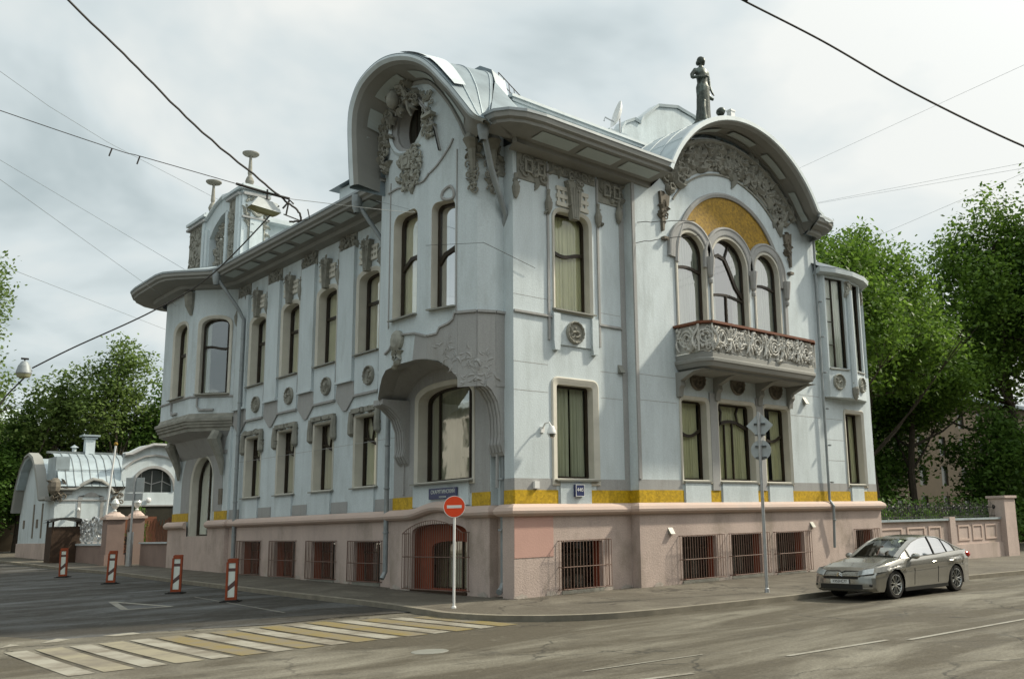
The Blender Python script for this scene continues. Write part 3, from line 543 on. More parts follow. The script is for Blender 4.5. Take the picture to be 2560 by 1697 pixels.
# ---- balcony
bal = empty('balcony', (0, 0, 0)); bal.parent = man
bs = MB(); sweep_plan(bs, [(6.1, -.35), (6.1, -1.35), (6.35, -1.68), (11.75, -1.68), (12.05, -1.45), (12.05, -.35)], [(-.25, 6.42), (-.2, 6.5), (-.06, 6.55), (0, 6.66), (.04, 6.7), (.05, 6.78), (.0, 6.82), (.0, 6.96), (-.05, 7.0), (-.4, 7.0)], 1)
pp = [(6.3, -.35), (6.3, -1.5), (11.85, -1.5), (11.85, -.35)]; bs.poly([(x, y, 6.45) for x, y in pp]); bs.poly([(x, y, 6.99) for x, y in pp]); bs.build('balcony_slab', 'soff', bal, True)
def rail(fr, u0, u1, seed):
    m = MB(); z0, z1 = 7.02, 7.86
    slab(m, fr, rect(u0, u1, z0, z1), -.07, -.05); n = max(1, round((u1 - u0) / .95)); w = (u1 - u0) / n
    for i in range(n):
        c = u0 + (i + .5) * w
        for rr, q in ((.25, .035), (.15, .03)): m.tube([fr(c + rr * math.cos(t * .5236), (z0 + z1) / 2 + rr * math.sin(t * .5236), .03) for t in range(13)], q, 5, False)
        m.tube([fr(u0 + i * w, z0, .03), fr(u0 + i * w, z1, .03)], .035, 5)
        for s in (-1, 1): m.tube([fr(c + s * (.28 + .12 * math.sin(t * .5)), z0 + .05 + t * .09, .04 + .02 * math.sin(t)) for t in range(9)], [.02, .04, .05, .04, .03, .045, .05, .035, .02], 5)
    relief(m, fr, lambda a, b: (u0 + .05 + a * (u1 - u0 - .1), z0 + .06 + b * (z1 - z0 - .12)), int((u1 - u0) * 34), .13, .05, 'sllbb', seed)
    ob = m.build('railing_panel', 'ornr', bal, True)
M['ornr'] = mat('pale_carved_stone', (.50, .49, .45), .85, .12, 5, .2, 40)
frb = F((0, -1.66), (1, 0), (0, -1)); rail(frb, 6.35, 11.75, 21); fl, ln = facet((6.1, -1.35), (6.35, -1.66)); rail(fl, 0, ln, 22); frs = F((6.1, 0), (0, 1), (-1, 0)); rail(frs, -1.35, -.35, 23)
frs2 = F((12.05, 0), (0, 1), (1, 0)); rail(frs2, -1.5, -.35, 24)
hr = MB(); sweep_plan(hr, [(6.1, -.35), (6.1, -1.36), (6.35, -1.68), (11.75, -1.68), (12.05, -1.5), (12.05, -.35)], [(-.13, 7.87), (-.13, 7.95), (.07, 7.95), (.07, 7.87)], 1); hr.build('handrail', 'rust', bal)
for u in (6.18, 7.98, 10.22, 11.98):
    b = MB(); pr_ = [(0, 5.72), (-.1, 5.7), (-.14, 5.95), (-.22, 6.05), (-.2, 6.2), (-.45, 6.3), (-.75, 6.42), (-1.15, 6.46), (0, 6.46)]
    b.poly([(u - .11, -.35 + y, z) for y, z in pr_]); b.poly([(u + .11, -.35 + y, z) for y, z in pr_]); b.strip([(u - .11, -.35 + y, z) for y, z in pr_], [(u + .11, -.35 + y, z) for y, z in pr_], True); b.build('bracket', 'soff', bal)
for u in (7.08, 9.1, 11.21): roundel(FB, u, 6.33, .35, man, 'ornd', int(u * 3))
# ---- small things fixed to the wall count as vents
for fr, u, z in ((FB, 5.55, 1.52), (FB, 12.9, 1.55), (FB, 12.95, 5.95), (FA, 4.0, 6.3)):
    m = MB(); m.add([fr(u - .1, z, 0), fr(u + .1, z, 0), fr(u + .1, z + .25, 0), fr(u - .1, z + .25, 0), fr(u - .1, z, .16), fr(u + .1, z, .16)], [(0, 1, 5, 4), (4, 5, 2, 3), (0, 4, 3), (1, 5, 2)]); m.build('vent_hood', 'sill', man)
# ---- bow windows at the right end, upper floor
bowp = [(14.15, -.35), (14.3, -.62), (15.45, -.82), (15.75, -.82), (16.85, -.6), (17.4, -.2), (17.5, .6)]
bw = MB(); bwin = []
for i in range(len(bowp) - 1):
    fr, ln = facet(bowp[i], bowp[i + 1]); hs = []
    if i in (1, 3): o = O(.08, ln - .08, 7.42, 10.9, r=.05); hs = [loop(o)]; bwin.append((fr, o))
    if i == 0: pass
    wall(bw, fr, rect(0, ln, 6.3, 11.15), hs, .15)
bw.poly([(x, y, 6.3) for x, y in bowp] + [(14.15, .6, 6.3)]); bw.build('bow_wall', 'blue', man)
for fr, o in bwin: make_window(fr, o, man, .15, 0, [([(cu(o, .42), 7.42), (cu(o, .42), 10.9)], .04)] + [([(cu(o, 0), z), (cu(o, .42), z)], .025) for z in (8.3, 9.2, 10.1)], fw=.035, curt='curtw', surm=None, sillw=.03, sd=.05)
fr, ln = facet(bowp[2], bowp[3]); m = MB(); m.tube([fr(ln / 2, 6.6, .06), fr(ln / 2, 10.5, .06)], .13, 8); m.build('pilaster', 'blue', man, True); frieze(fr, -.05, ln + .05, 10.3, 10.85, n=12, s=.14, d=.14, seed=8, m='orng'); drop(fr, ln / 2, 6.65)
for i, t in ((1, .5), (3, .5)): fr, ln = facet(bowp[i], bowp[i + 1]); roundel(fr, ln * t + (.05 if i == 3 else -.1), 6.88, .3, man, 'orng', i + 40)
fr, ln = facet(bowp[4], bowp[5]); frieze(fr, .1, .45, 10.2, 10.8, n=8, s=.14, d=.12, seed=9, m='orng')
be = MB(); pth = [(13.9, -.75), (14.6, -1.0), (15.6, -1.12), (16.6, -1.0), (17.4, -.7), (17.95, -.1), (18.1, .8)]
sweep_plan(be, pth, [(-.9, 10.95), (-.1, 11.0), (0, 11.03), (.02, 11.2), (-.05, 11.22), (-.1, 11.22)]); be.build('bow_eave', 'roofl', man)
br = MB(); br.strip([(x, y, 11.225) for x, y in pth], [(14.2 + (x - 14.2) * .35, y * .3 + .9, 12.0) for x, y in pth]); br.strip([(14.2 + (x - 14.2) * .35, y * .3 + .9, 12.0) for x, y in pth], [(14.2, 1.5, 12.3)] * len(pth)); br.build('bow_roof', 'roofd', man)
# ---- main eaves ------------------------------------------------------
def eave(path, wallw, z=0, rin=2.9):
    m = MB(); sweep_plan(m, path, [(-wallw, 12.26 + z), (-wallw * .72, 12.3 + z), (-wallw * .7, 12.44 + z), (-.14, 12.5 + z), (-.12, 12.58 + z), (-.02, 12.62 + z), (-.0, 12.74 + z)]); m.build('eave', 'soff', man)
    m = MB(); sweep_plan(m, path, [(0, 12.74 + z), (.035, 12.76 + z), (.03, 12.84 + z), (-.06, 12.86 + z), (-.06, 12.8 + z)]); m.build('gutter', 'pipe', man)
    m = MB(); sweep_plan(m, path, [(-.04, 12.83 + z), (-.8, 13.12 + z), (-rin, 13.12 + .35 * (rin - .8) + z)]); m.build('roof_slope', 'roof', man)
eA = [(-1.2, -.05), (-1.3, -.45), (-1.26, -.85), (-1.02, -1.2), (-.6, -1.42), (0, -1.5), (5.1, -1.5)]
eave(eA, 1.45, 0, .81); m = MB(); m.poly([(-.35, -.3, 13.13), (.1, -.69, 13.13), (5.3, -.69, 13.13), (5.3, 1.0, 13.9), (.7, 1.0, 13.9)]); m.build('roof_slope', 'roof', man); eL = [(.8, 27.2), (-.6, 27.1), (-1.5, 26.7), (-2.1, 26.0), (-2.42, 25.2), (-2.5, 24.3), (-2.52, 21.6), (-2.42, 21.0), (-2.1, 20.5), (-1.5, 19.8), (-1.12, 19.35), (-1.0, 18.9), (-1.0, 6.0), (-1.2, 5.6), (-1.6, 5.2)]
eave(eL, 1.3); eave([(12.95, -1.5), (13.55, -1.5), (13.95, -1.42), (14.28, -1.2), (14.48, -.85), (14.55, -.4), (14.55, 2.5)], .62, 0, 1.2)
for x in (.1, 1.75, 3.4):
    sp = MB(); sp.quad((x, -1.22, 12.468), (x + 1.35, -1.22, 12.468), (x + 1.35, -.72, 12.418), (x, -.72, 12.418)); sp.build('soffit_panel', 'soffl', man)
for k in range(8):
    y = 6.6 + k * 1.55; sp2 = MB(); sp2.quad((-.8, y, 12.46), (-.8, y + 1.15, 12.46), (-.4, y + 1.15, 12.42), (-.4, y, 12.42)); sp2.build('soffit_panel', 'soffl', man)
rf = MB(); rf.poly([(x, y, 13.8) for x, y in ((1.3, .9), (14, .9), (14, 11), (8.5, 11), (8.5, 25.5), (1.2, 25.5), (1.2, 6))]); rf.quad((17.5, .3, 11.25), (17.5, 11.6, 11.25), (13, 11.6, 13.8), (13, 3, 13.8)); rf.quad((9, 11, 12.5), (9, 26, 12.5), (7, 25, 13.8), (7, 11, 13.8)); rf.build('flat_roof', 'roof', man)
frieze_k = 0
for k in range(5):
    c = 6.95 + 3.02 * k; a, b = c - .62, c + .48
    if k > 0 or True:
        m = MB(); slab(m, FM, rect(a, b, 6.98, 11.75), 0, .12); slab(m, FM, rect(a - .04, b + .04, 6.92, 7.0), 0, .17); m.build('pilaster', 'blue', man)
        m = MB(); slab(m, FM, rect(b + .03, b + .12, 7.0, 12.2), 0, .08); slab(m, FM, [(a - .02, 6.92), (b + .02, 6.92), (b + .12, 6.5), (b + .05, 6.35), ((a + b) / 2 + .12, 5.95), ((a + b) / 2 - .12, 5.95), (a - .05, 6.35), (a - .12, 6.5)][::-1], 0, .06); m.build('shield_panel', 'gray', man)
        frieze(FM, a, b, 11.72, 12.28, seed=30 + k, s=.19, d=.1); drop(FM, b + .08, 11.0 if k < 4 else 11.0)
    if k < 4:
        w0, w1 = 7.66 + 3.02 * k, 9.26 + 3.02 * k; cc = (w0 + w1) / 2
        m = MB(); slab(m, FM, [(w0, 6.45), (w1, 6.45), (w1, 7.74), (w0, 7.74)], 0, .05); m.build('sill_panel', 'blue', man)
        pieces('string_moulding', 'gray', man, FM, [(rect(w0 - .03, w1 + .03, 6.36, 6.43), 0, .1)])
        roundel(F((.25, 0), (0, 1), (-1, 0)), cc - .24, 6.98, .33, man, 'orn', k + 50); grid_panel(FM, cc, .62, 10.98, 11.5)
        # drapery label mould over the lower window
        m = MB()
        for s0, s1 in ((w0 - .08, cc - .06), (cc + .06, w1 + .08)):
            bar(m, FM, [(s0, 5.86), (s1, 5.86)], .16, 0, .12); relief(m, FM, lambda a, b: (s0 + a * (s1 - s0), 5.84), 10, .07, .13, 'lb', int(s0 * 5))
        for u in (w0 - .08, w1 + .08): m.tube([FM(u, 5.85, .08), FM(u, 5.4, .1), FM(u, 5.1, .08), FM(u, 5.0, .06)], [.09, .11, .13, .04], 7); relief(m, FM, lambda a, b: (u + (a - .5) * .1, 5.0 + b * .8), 9, .07, .14, 'lb', int(u * 3))
        m.build('label_mould', 'orn', man)
# ================================================================ corner tower (part of the mansion)
tp = [(0, .42), (-.28, .43), (-.74, .64), (-1.03, 1.12), (-1.33, 2.15), (-1.33, 4.4), (-1.06, 5.3), (-.55, 5.75), (.3, 5.85)]
tops = [12.9, 12.9, 12.9, 13.6, 14.72, 14.72, 13.6, 12.9, 12.9]; bots = [5.6, 5.6, 5.6, 5.85, 6.48, 6.48, 5.75, 5.5, 5.5]
tw = MB(); tg = MB(); TF = []
T1 = O(.62 - .02, 1.93, 7.92, 11.08, r=.3); T2 = O(.12, .98, 7.9, 10.98, r=.22); oval = [(1.22 + 1.02 * math.cos(R(a)), 13.92 + 1.0 * math.sin(R(a))) for a in range(0, 360, 12)]
for i in range(len(tp) - 1):
    fr, ln = facet(tp[i], tp[i + 1], -1); TF.append((fr, ln)); z0, z1 = bots[i], bots[i + 1]
    top = [(ln, tops[i + 1]), (0, tops[i])]; bot = [(0, z0), (ln, z1)]; hs = []
    if i == 4: top = [(ln, 14.72), (1.7, 15.02), (1.0, 15.06), (.4, 14.95), (0, 14.72)]; bot = [(0, 6.48), (.5, 6.56), (1.6, 6.56), (ln, 6.48)]; hs = [loop(T1), oval]
    if i == 3: bot = [(0, 5.85), (.35, 6.2), (.7, 6.4), (ln, 6.48)]; hs = [loop(T2)]
    if i == 5: bot = [(0, 6.48), (.4, 6.35), (.7, 6.1), (ln, 5.75)]
    mb = tw
    mb.poly([fr(u, z) for u, z in bot + top], [[fr(u, z) for u, z in h] for h in hs])
for (fr, ln), o in ((TF[4], T1), (TF[3], T2)):
    tw.strip([fr(u, z, 0) for u, z in loop(o)], [fr(u, z, -.33) for u, z in loop(o)], True)
tw.build('tower_wall', 'blue', man)
fr4, l4 = TF[4]; fr3, l3 = TF[3]
def tmun(o): return [([(cu(o, 0), 9.95), (cu(o, .3), 9.72), (cu(o, .6), 9.72), (cu(o, 1), 9.35 if 0 else 9.4)], .12)]
make_window(fr4, T1, man, .33, .0, tmun(T1), sd=.16, sillw=.02, fw=.09); make_window(fr3, T2, man, .33, .0, [([(cu(T2, 0), 9.75), (cu(T2, .35), 9.62), (cu(T2, .7), 9.5), (cu(T2, 1), 9.2)], .12)], sd=.16, sillw=.05, glass='mirror', curt='curtw', gap=.3)
# fluted reveals at the far jambs, as in the photo
fl_ = MB()
for k in range(5): fl_.tube([fr4(T1['u1'] + .02, 8.0, -.04 - .06 * k), fr4(T1['u1'] + .02, 10.4, -.04 - .06 * k)], .018, 5)
fl_.build('fluting', 'cream', man)
# grey skirt of the tower
sk = MB()
for i in range(4):
    fr, ln = TF[i]; b0 = bots[i] + .02
    if i == 3: slab(sk, fr, [(0, 5.87), (.35, 6.22), (.7, 6.42), (ln, 6.5), (ln, 7.12), (.75, 7.15), (.6, 7.3), (.25, 7.38), (.12, 7.62), (0, 7.62)], 0, .025)
    else: slab(sk, fr, rect(0, ln, 5.6, 7.62), 0, .025)
slab(sk, fr4, [(0, 6.5), (.75, 6.57), (.62, 7.3), (0, 7.12)], 0, .025); sk.build('tower_skirt', 'gray', man)
ss = MB()
for i in range(3): fr, ln = TF[i]; bar(ss, fr, [(0, 7.66), (ln, 7.66)], .07, 0, .08)
bar(ss, fr3, [(-.02, 7.66), (.1, 7.66), (.14, 7.5), (.3, 7.4), (.62, 7.32), (.72, 7.16), (1.06, 7.14)], .05, 0, .07)
bar(ss, fr4, [(0, 7.14), (.6, 7.32), (1.4, 7.4), (1.75, 7.3), (2.0, 7.05), (2.25, 6.95)], .05, 0, .07)
ss.build('tower_string', 'gray', man)
cb_ = MB(); cb_.lathe(fr4(1.55, 7.25, .0), fr4.n, [(.3, 0), (.3, .1), (.2, .16), (.001, .18)], 14); relief(cb_, fr4, lambda a, b: (1.55 + (a - .5) * .4 * (1 - abs(b - .6)), 6.55 + b * .8), 22, .13, .1, 'lls', 77); cb_.build('leaf_console', 'orng', man, True)
lf = MB()
for (fr, ln), a0, a1, n in ((TF[3], 0, .75, 26), (TF[2], 0, 1, 22), (TF[1], 0, 1, 18)): relief(lf, fr, lambda a, b: ((ln * (.02 + .6 * a), 6.08 + .55 * a + b * (.85 - .5 * a)) if ln > 1 else (ln * (a0 + (a1 - a0) * a), 5.72 + b * 1.05 * (1 - .2 * a))), int(n * 2.2), .115, .0, 'llls', int(ln * 90))
lf.build('leaf_relief', 'gray', man, True)
# soffit cove under the tower
bt = [(-.28, .43, 5.6), (-.74, .64, 5.6), (-1.03, 1.12, 5.85), (-1.11, 1.45, 6.2), (-1.24, 1.85, 6.4), (-1.33, 2.15, 6.48), (-1.33, 2.7, 6.56), (-1.33, 3.9, 6.56), (-1.33, 4.4, 6.48), (-1.2, 4.85, 6.3), (-1.06, 5.3, 5.75), (-.55, 5.75, 5.5)]
wt = [(.05, .6, 5.6), (.05, .8, 5.7), (.02, 1.1, 5.8), (.02, 1.4, 6.15), (.02, 1.8, 6.3), (.02, 2.1, 6.42), (.02, 2.7, 6.5), (.02, 3.9, 6.5), (.02, 4.5, 6.4), (.02, 5.0, 6.2), (.02, 5.5, 5.75), (.05, 5.8, 5.5)]
so = MB(); mid = [((a[0] + b[0]) / 2, (a[1] + b[1]) / 2, max(a[2], b[2]) + .12) for a, b in zip(bt, wt)]; so.strip(bt, mid); so.strip(mid, wt); so.build('tower_soffit', 'gray', man, True)
for y0, y1, x0, nm in ((5.2, 5.75, 0, 1), (.42, 1.0, 0, 2)):
    m = MB(); p = [(.0, 3.75), (-.1, 3.85), (-.22, 4.05), (-.16, 4.3), (-.2, 4.8), (-.36, 5.2), (-.7, 5.5), (-.95, 5.6), (-.95, 5.75), (0, 5.75)]; p = [(x * (.6 if nm == 2 else 1), z) for x, z in p]
    m.poly([(x, y0, z) for x, z in p]); m.poly([(x, y1, z) for x, z in p]); m.strip([(x, y0, z) for x, z in p], [(x, y1, z) for x, z in p], True)
    for k in range(4): yy = y0 + (y1 - y0) * (k + .5) / 4; m.tube([(x * 1.02 - .01, yy, z) for x, z in p[1:8]], .035, 5)
    m.tube([(-.02, (y0 + y1) / 2, 3.8), (-.03, (y0 + y1) / 2, 2.9)], .05, 6); m.build('corbel', 'gray', man)
# hood
E_ = [(-1.45, -.78, 12.5), (-1.7, -.55, 12.66), (-1.85, -.2, 13.15), (-2.02, .28, 13.8), (-2.2, 1.15, 14.72), (-2.34, 2.15, 15.24), (-2.4, 3.3, 15.46), (-2.4, 4.4, 15.27), (-2.4, 4.92, 14.75), (-2.4, 5.06, 14.1), (-2.38, 5.0, 13.0), (-2.36, 4.9, 12.0)]
I_ = [(-.9, .55, 12.5), (-1.0, .75, 12.7), (-1.05, 1.0, 13.2), (-1.15, 1.45, 13.95), (-1.3, 2.05, 14.68), (-1.33, 2.6, 14.95), (-1.33, 3.3, 15.04), (-1.33, 4.2, 14.8), (-1.25, 4.7, 14.4), (-1.15, 5.05, 13.9), (-1.05, 5.32, 13.2), (-1.0, 5.35, 12.2)]
E = smooth_path(E_, 5); I = smooth_path(I_, 5); Cc = Vector((0, 2.7, 12.9))
def shr(p, k): return Vector((p.x, Cc.y + (p.y - Cc.y) * k, Cc.z + (p.z - Cc.z) * k))
E2 = [shr(p, .93) + Vector((.04, 0, 0)) for p in E]; E3 = [shr(p, .90) + Vector((.16, 0, 0)) for p in E]
th = MB(); th.strip(E, [p + Vector((-.03, 0, 0)) for p in [shr(q, .97) for q in E]]); th.strip([shr(q, .97) + Vector((-.03, 0, 0)) for q in E], E2); th.build('hood_fascia', 'roofl', man, True)
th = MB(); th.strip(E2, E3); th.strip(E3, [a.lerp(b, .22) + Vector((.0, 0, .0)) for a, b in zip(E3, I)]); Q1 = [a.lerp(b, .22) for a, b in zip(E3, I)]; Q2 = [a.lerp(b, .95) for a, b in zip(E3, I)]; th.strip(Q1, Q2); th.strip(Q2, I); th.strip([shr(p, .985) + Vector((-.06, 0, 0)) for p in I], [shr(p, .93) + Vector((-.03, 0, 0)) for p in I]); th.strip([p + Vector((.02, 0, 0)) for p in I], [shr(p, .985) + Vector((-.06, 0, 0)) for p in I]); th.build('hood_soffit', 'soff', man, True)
for a, b in ((8, 17), (19, 27), (29, 37), (39, 45), (46, 54)):
    hp_ = MB(); A = [shr(E3[i].lerp(I[i], .35), .985) for i in range(a, min(b, len(E)))]; B = [shr(E3[i].lerp(I[i], .8), .985) for i in range(a, min(b, len(E)))]; hp_.strip(A, B); hp_.build('soffit_panel', 'soffl', man)
hb = MB(); Eo = [shr(p, 1.012) for p in E]; bk = [Vector((-1.2 + 1.7 * max(0, min(1, (p.z - 12.5) / 2.8)) if p.y < 3.3 else .5, p.y * .96 + .1, p.z + .38 * max(0, min(1, (p.z - 12.6) / 1.2)))) for p in E]; hb.strip(Eo, bk); hb.strip(E, Eo); hb.poly2([tuple(p) for p in bk]); hb.build('hood_roof', 'roofs', man, True); hl = MB(); hl.strip([E3[i] for i in range(44, len(E3))], [Vector((.3, 5.32, p.z)) for p in E3[44:]]); hl.build('hood_soffit', 'soff', man)
for t in (.3, .62, .95): hs_ = MB(); hs_.tube([a.lerp(b, t) + (a - Cc) * .004 for a, b in zip(Eo, bk)][:48], .02, 4); hs_.build('roof_seam', 'roof', man)
ls = MB()
for a, b, t0, t1 in ((14, 22, .05, .32), (20, 27, .04, .3)): ls.strip([shr(Eo[i].lerp(bk[i], t0), 1.03) for i in range(a, b)], [shr(Eo[i].lerp(bk[i], t1), 1.03) for i in range(a, b)])
ls.build('snow_board', 'roofl', man)
bx = MB(); bx.add([(.45, 1.4, 15.0), (.45, 3.6, 15.0), (.45, 3.4, 15.9), (.45, 2.2, 15.86), (.45, 1.6, 15.5), (.95, 1.4, 14.6), (.95, 3.6, 14.6), (.95, 3.4, 15.8), (.95, 2.2, 15.74), (.95, 1.6, 15.3)], [(0, 1, 2, 3, 4), (5, 9, 8, 7, 6), (0, 4, 9, 5), (4, 3, 8, 9), (3, 2, 7, 8), (2, 1, 6, 7)]); bx.build('roof_step', 'roofs', man); bx = MB(); bx.add([(-1.1, -.5, 13.0), (.5, 1.5, 15.1), (.9, 1.5, 14.8), (1.4, .9, 13.85), (.2, -.2, 13.35)], [(0, 1, 2, 3, 4)]); bx.build('roof_slope', 'roofs', man)
# oval window
ov = MB(); O2 = [(1.22 + (u - 1.22) * .82, 13.92 + (z - 13.92) * .82) for u, z in oval]; O3 = [(1.12 + (u - 1.22) * .72, 13.86 + (z - 13.92) * .8) for u, z in oval]
ring(ov, fr4, oval, O2, .0, -.12); ring(ov, fr4, O2, O2, -.12, -.2); ring(ov, fr4, O2, O3, -.2, -.45); ovo = ov.build('oval_window', 'gray', man)
ov = MB(); OR = [(1.22 + (u - 1.22) * 1.1, 13.92 + (z - 13.92) * 1.1) for u, z in oval]; ring(ov, fr4, OR, oval, .0, .07); ring(ov, fr4, oval, [(1.22 + (u - 1.22) * .93, 13.92 + (z - 13.92) * .93) for u, z in oval], .07, .0); ov.build('oval_frame', 'blue', ovo, True)
ov = MB(); fillpoly(ov, fr4, O3, -.45); ov.build('oval_pane', 'room', ovo); ov = MB()
for u in (.75, 1.1, 1.45): bar(ov, fr4, [(u, 13.3), (u, 14.5)], .05, -.46, -.42)
ring(ov, fr4, O3, [(1.1 + (u - 1.1) * .9, 13.85 + (z - 13.85) * .9) for u, z in O3], -.42, -.42); ov.build('oval_glazing_bar', 'frame', ovo)
# mask and garlands
mk = MB(); mk.ell(fr4(1.55, 14.6, .34), (.2, .2, .3), 10, 8); mk.ell(fr4(1.55, 14.68, .45), (.05, .04, .07), 6, 5)
for s in (-1, 1): mk.ell(fr4(1.55 + s * .07, 14.78, .42), (.03, .03, .022), 6, 4); mk.tube([fr4(1.55 + s * .1, 14.98, .3), fr4(1.55 + s * .3, 14.95, .22), fr4(1.55 + s * .42, 14.6, .12), fr4(1.55 + s * .5, 14.2, .1), fr4(1.55 + s * .62, 13.95, .06)], [.08, .1, .09, .06, .03], 6)
mk.tube([fr4(1.49, 14.57, .43), fr4(1.55, 14.555, .45), fr4(1.61, 14.57, .43)], .015, 5)
relief(mk, fr4, lambda a, b: (1.55 + (a - .5) * 1.2 * (.5 + .5 * b), 14.75 + b * .42), 70, .17, .3, 'slb', 61); relief(mk, fr4, lambda a, b: (2.3 + .35 * math.sin(b * 3), 12.6 + b * 2.0), 50, .17, .12, 'sl', 69); relief(mk, fr4, lambda a, b: (.5 + a * 1.6, 14.2 + .75 * b * (1 - abs(a - .6))), 50, .16, .2, 'sl', 70); relief(mk, fr4, lambda a, b: (2.25 + .12 * math.sin(b * 5), 12.9 + b * 1.9), 30, .15, .12, 'sl', 62)
mk.build('carved_mask', 'orn', man, True, label='carved female mask with scrolls over the oval window')
gr = MB(); relief(gr, fr4, lambda a, b: (.95 + (a - .5) * (1.25 - .5 * abs(b - .7)), 11.7 + b * 1.2), 95, .19, .09, 'sslb', 63); slab(gr, fr4, [(.9, 12.3), (1.35, 12.4), (1.4, 12.8), (.85, 12.72)], 0, .14); ring(gr, fr4, rect(.98, 1.25, 12.45, 12.7), rect(1.04, 1.19, 12.5, 12.64), .16, .08); gr.build('garland', 'orng', man, True)
gr = MB(); relief(gr, fr4, lambda a, b: (.05 + (a - .5) * .5, 12.95 + b * 1.5), 40, .15, .08, 'sslb', 64); gr.build('garland', 'orng', man, True); gr = MB(); bar(gr, fr4, [(-.3, 13.62), (.2, 13.62)], .09, 0, .2); gr.build('bracket_shelf', 'orng', man)
for t in (.0, .1): hd = MB(); sweep_arch(hd, fr4, [(-.55, 12.4), (-.3, 13.1), (.15, 13.9 - t), (.7, 14.5 - t)], [(0, 0), (0, .08), (-.05, .08), (-.05, 0)]); hd.build('curved_moulding', 'gray', man)
dr = MB(); fr3b = TF[3][0]; pts = [(.55, 11.25), (.3, 11.35), (.16, 11.15), (.2, 10.98), (.42, 10.98), (.6, 11.08)]; P_ = smooth_path([(u, z, 0) for u, z in pts + pts[:1]], 5); dr.tube([fr3b(p.x, p.y, .02) for p in P_], .045, 6, False); dr.build('drop_moulding', 'gray', man)
bd = MB(); b1 = smooth_path([(2.25, 11.9, 0), (1.7, 11.92, 0), (.9, 11.8, 0), (.3, 11.75, 0), (0, 11.9, 0)], 5); bar(bd, fr4, [(p.x, p.y) for p in b1], .04, 0, .05); b2 = smooth_path([(1.05, 11.9, 0), (.75, 12.1, 0), (.35, 12.5, 0), (.2, 12.75, 0)], 5); bar(bd, fr3, [(p.x, p.y) for p in b2], .04, 0, .05)
bar(bd, fr3, [(.06, 7.7), (.06, 12.4)], .03, 0, .03); bar(bd, fr4, [(2.12, 7.7), (2.12, 12.2)], .03, 0, .03); bd.build('curved_moulding', 'gray', man)
cpb = MB()
for q, dz in ((TF[2][0], 0), (TF[1][0], 0)):
    cpb.tube([q(.1, 12.75, .1), q(.1, 12.5, .26), q(.1, 12.3, .12), q(.1, 11.9, .08), q(.1, 11.5, .04), q(.1, 11.2, .02)], [.16, .22, .14, .1, .07, .04], 8); relief(cpb, q, lambda a, b: (.1 + (a - .5) * .4 * (.4 + .6 * b), 11.1 + b * 1.65), 46, .15, .12, 'sslb', 66)
cpb.build('capital', 'orn', man, True)
# ================================================================ left bay
lb = [(.3, 19.65), (-1.03, 21.05), (-1.0, 24.7), (.3, 26.0)]; LW = MB(); LF = []
for i in range(3):
    fr, ln = facet(lb[i], lb[i + 1], -1); o = (O(.36, 1.6, 7.75, 11.0, 'arch') if i == 0 else O(.75, 2.3, 7.75, 11.0, 'arch')) ; LF.append((fr, ln, o))
    if i == 0: o['k'] = 'seg'; o['h'] = .42
    if i == 1: o['k'] = 'seg'; o['h'] = .5
    hs = [loop(o)] if i < 2 else []
    wall(LW, fr, rect(0, ln, 6.4, 12.45), hs, .3)
LW.build('bay_wall', 'blue', man)
make_window(*LF[0][::2], man, .3, .14, [(wv(LF[0][2], 9.75, -.05), .1), ([(cu(LF[0][2], .15), 7.75), (cu(LF[0][2], .15), 10.9)], .03)], glass='mirror', curt='curtw', gap=.6, sd=.18)
make_window(*LF[1][::2], man, .3, .14, [([(cu(LF[1][2], 0), 9.7), (cu(LF[1][2], 1), 9.7)], .12), ([(cu(LF[1][2], .5), 9.7), (cu(LF[1][2], .5), 11)], .05)], sd=.18)
bb = MB(); off = [(x, y) for x, y in lb][::-1]
sweep_plan(bb, off, [(0, 6.15), (.02, 6.3), (.08, 6.32), (.09, 6.42), (.14, 6.44), (.15, 6.54), (.2, 6.56), (.2, 6.68), (.08, 6.74), (0, 6.9)]); bb.build('bay_base_moulding', 'orn', man)
bb = MB(); sweep_plan(bb, off, [(0, 7.56), (.06, 7.58), (.06, 7.64), (0, 7.66)])
for fr, ln, o in LF[:2]:
    c = (o['u0'] + o['u1']) / 2; bar(bb, fr, [(c - .1, 7.05), (c + .55, 7.05)], .08, 0, .1); bar(bb, fr, [(c + .5, 7.05), (c + .62, 7.2), (c + .62, 7.56)], .06, 0, .08)
bb.build('string_moulding', 'gray', man)
bu = MB(); lo = [(.3, 19.9), (-.1, 20.4), (-.45, 21.3), (-.45, 24.3), (-.1, 25.2), (.2, 26)]; bu.strip([(x, y, 6.16) for x, y in [(.3, 19.65), (-.4, 20.38), (-1.03, 21.05), (-1.0, 24.7), (-.3, 25.4), (.3, 26)]], [(x, y, 5.9) for x, y in lo]); bu.strip([(x, y, 5.9) for x, y in lo], [(.17, y, 5.2) for x, y in lo]); bu.build('bay_corbel', 'gray', man, True)
for y, q in ((20.15, 1), (25.2, 1)):
    m = MB(); m.tube([(-.15, y, 6.1), (-.3, y, 5.8), (-.1, y, 5.3), (.05, y, 4.8), (.1, y, 4.3)], [.22, .28, .2, .14, .05], 8); m.build('scroll_bracket', 'orn', man, True)
fr, ln, o = LF[1]; m = MB(); m.tube([fr(.3, 12.2, .15), fr(.3, 11.6, .12), fr(.3, 11.2, .06)], [.25, .2, .05], 8); m.build('capital', 'orn', man, True)
frieze(TF[0][0], -.3, .3, 11.6, 12.2, n=10, s=.15, seed=5)
m = MB(); slab(m, FK, rect(20.2, 20.55, 3.1, 3.75), 0, .05); m.build('wall_plaque', 'ornd', man)
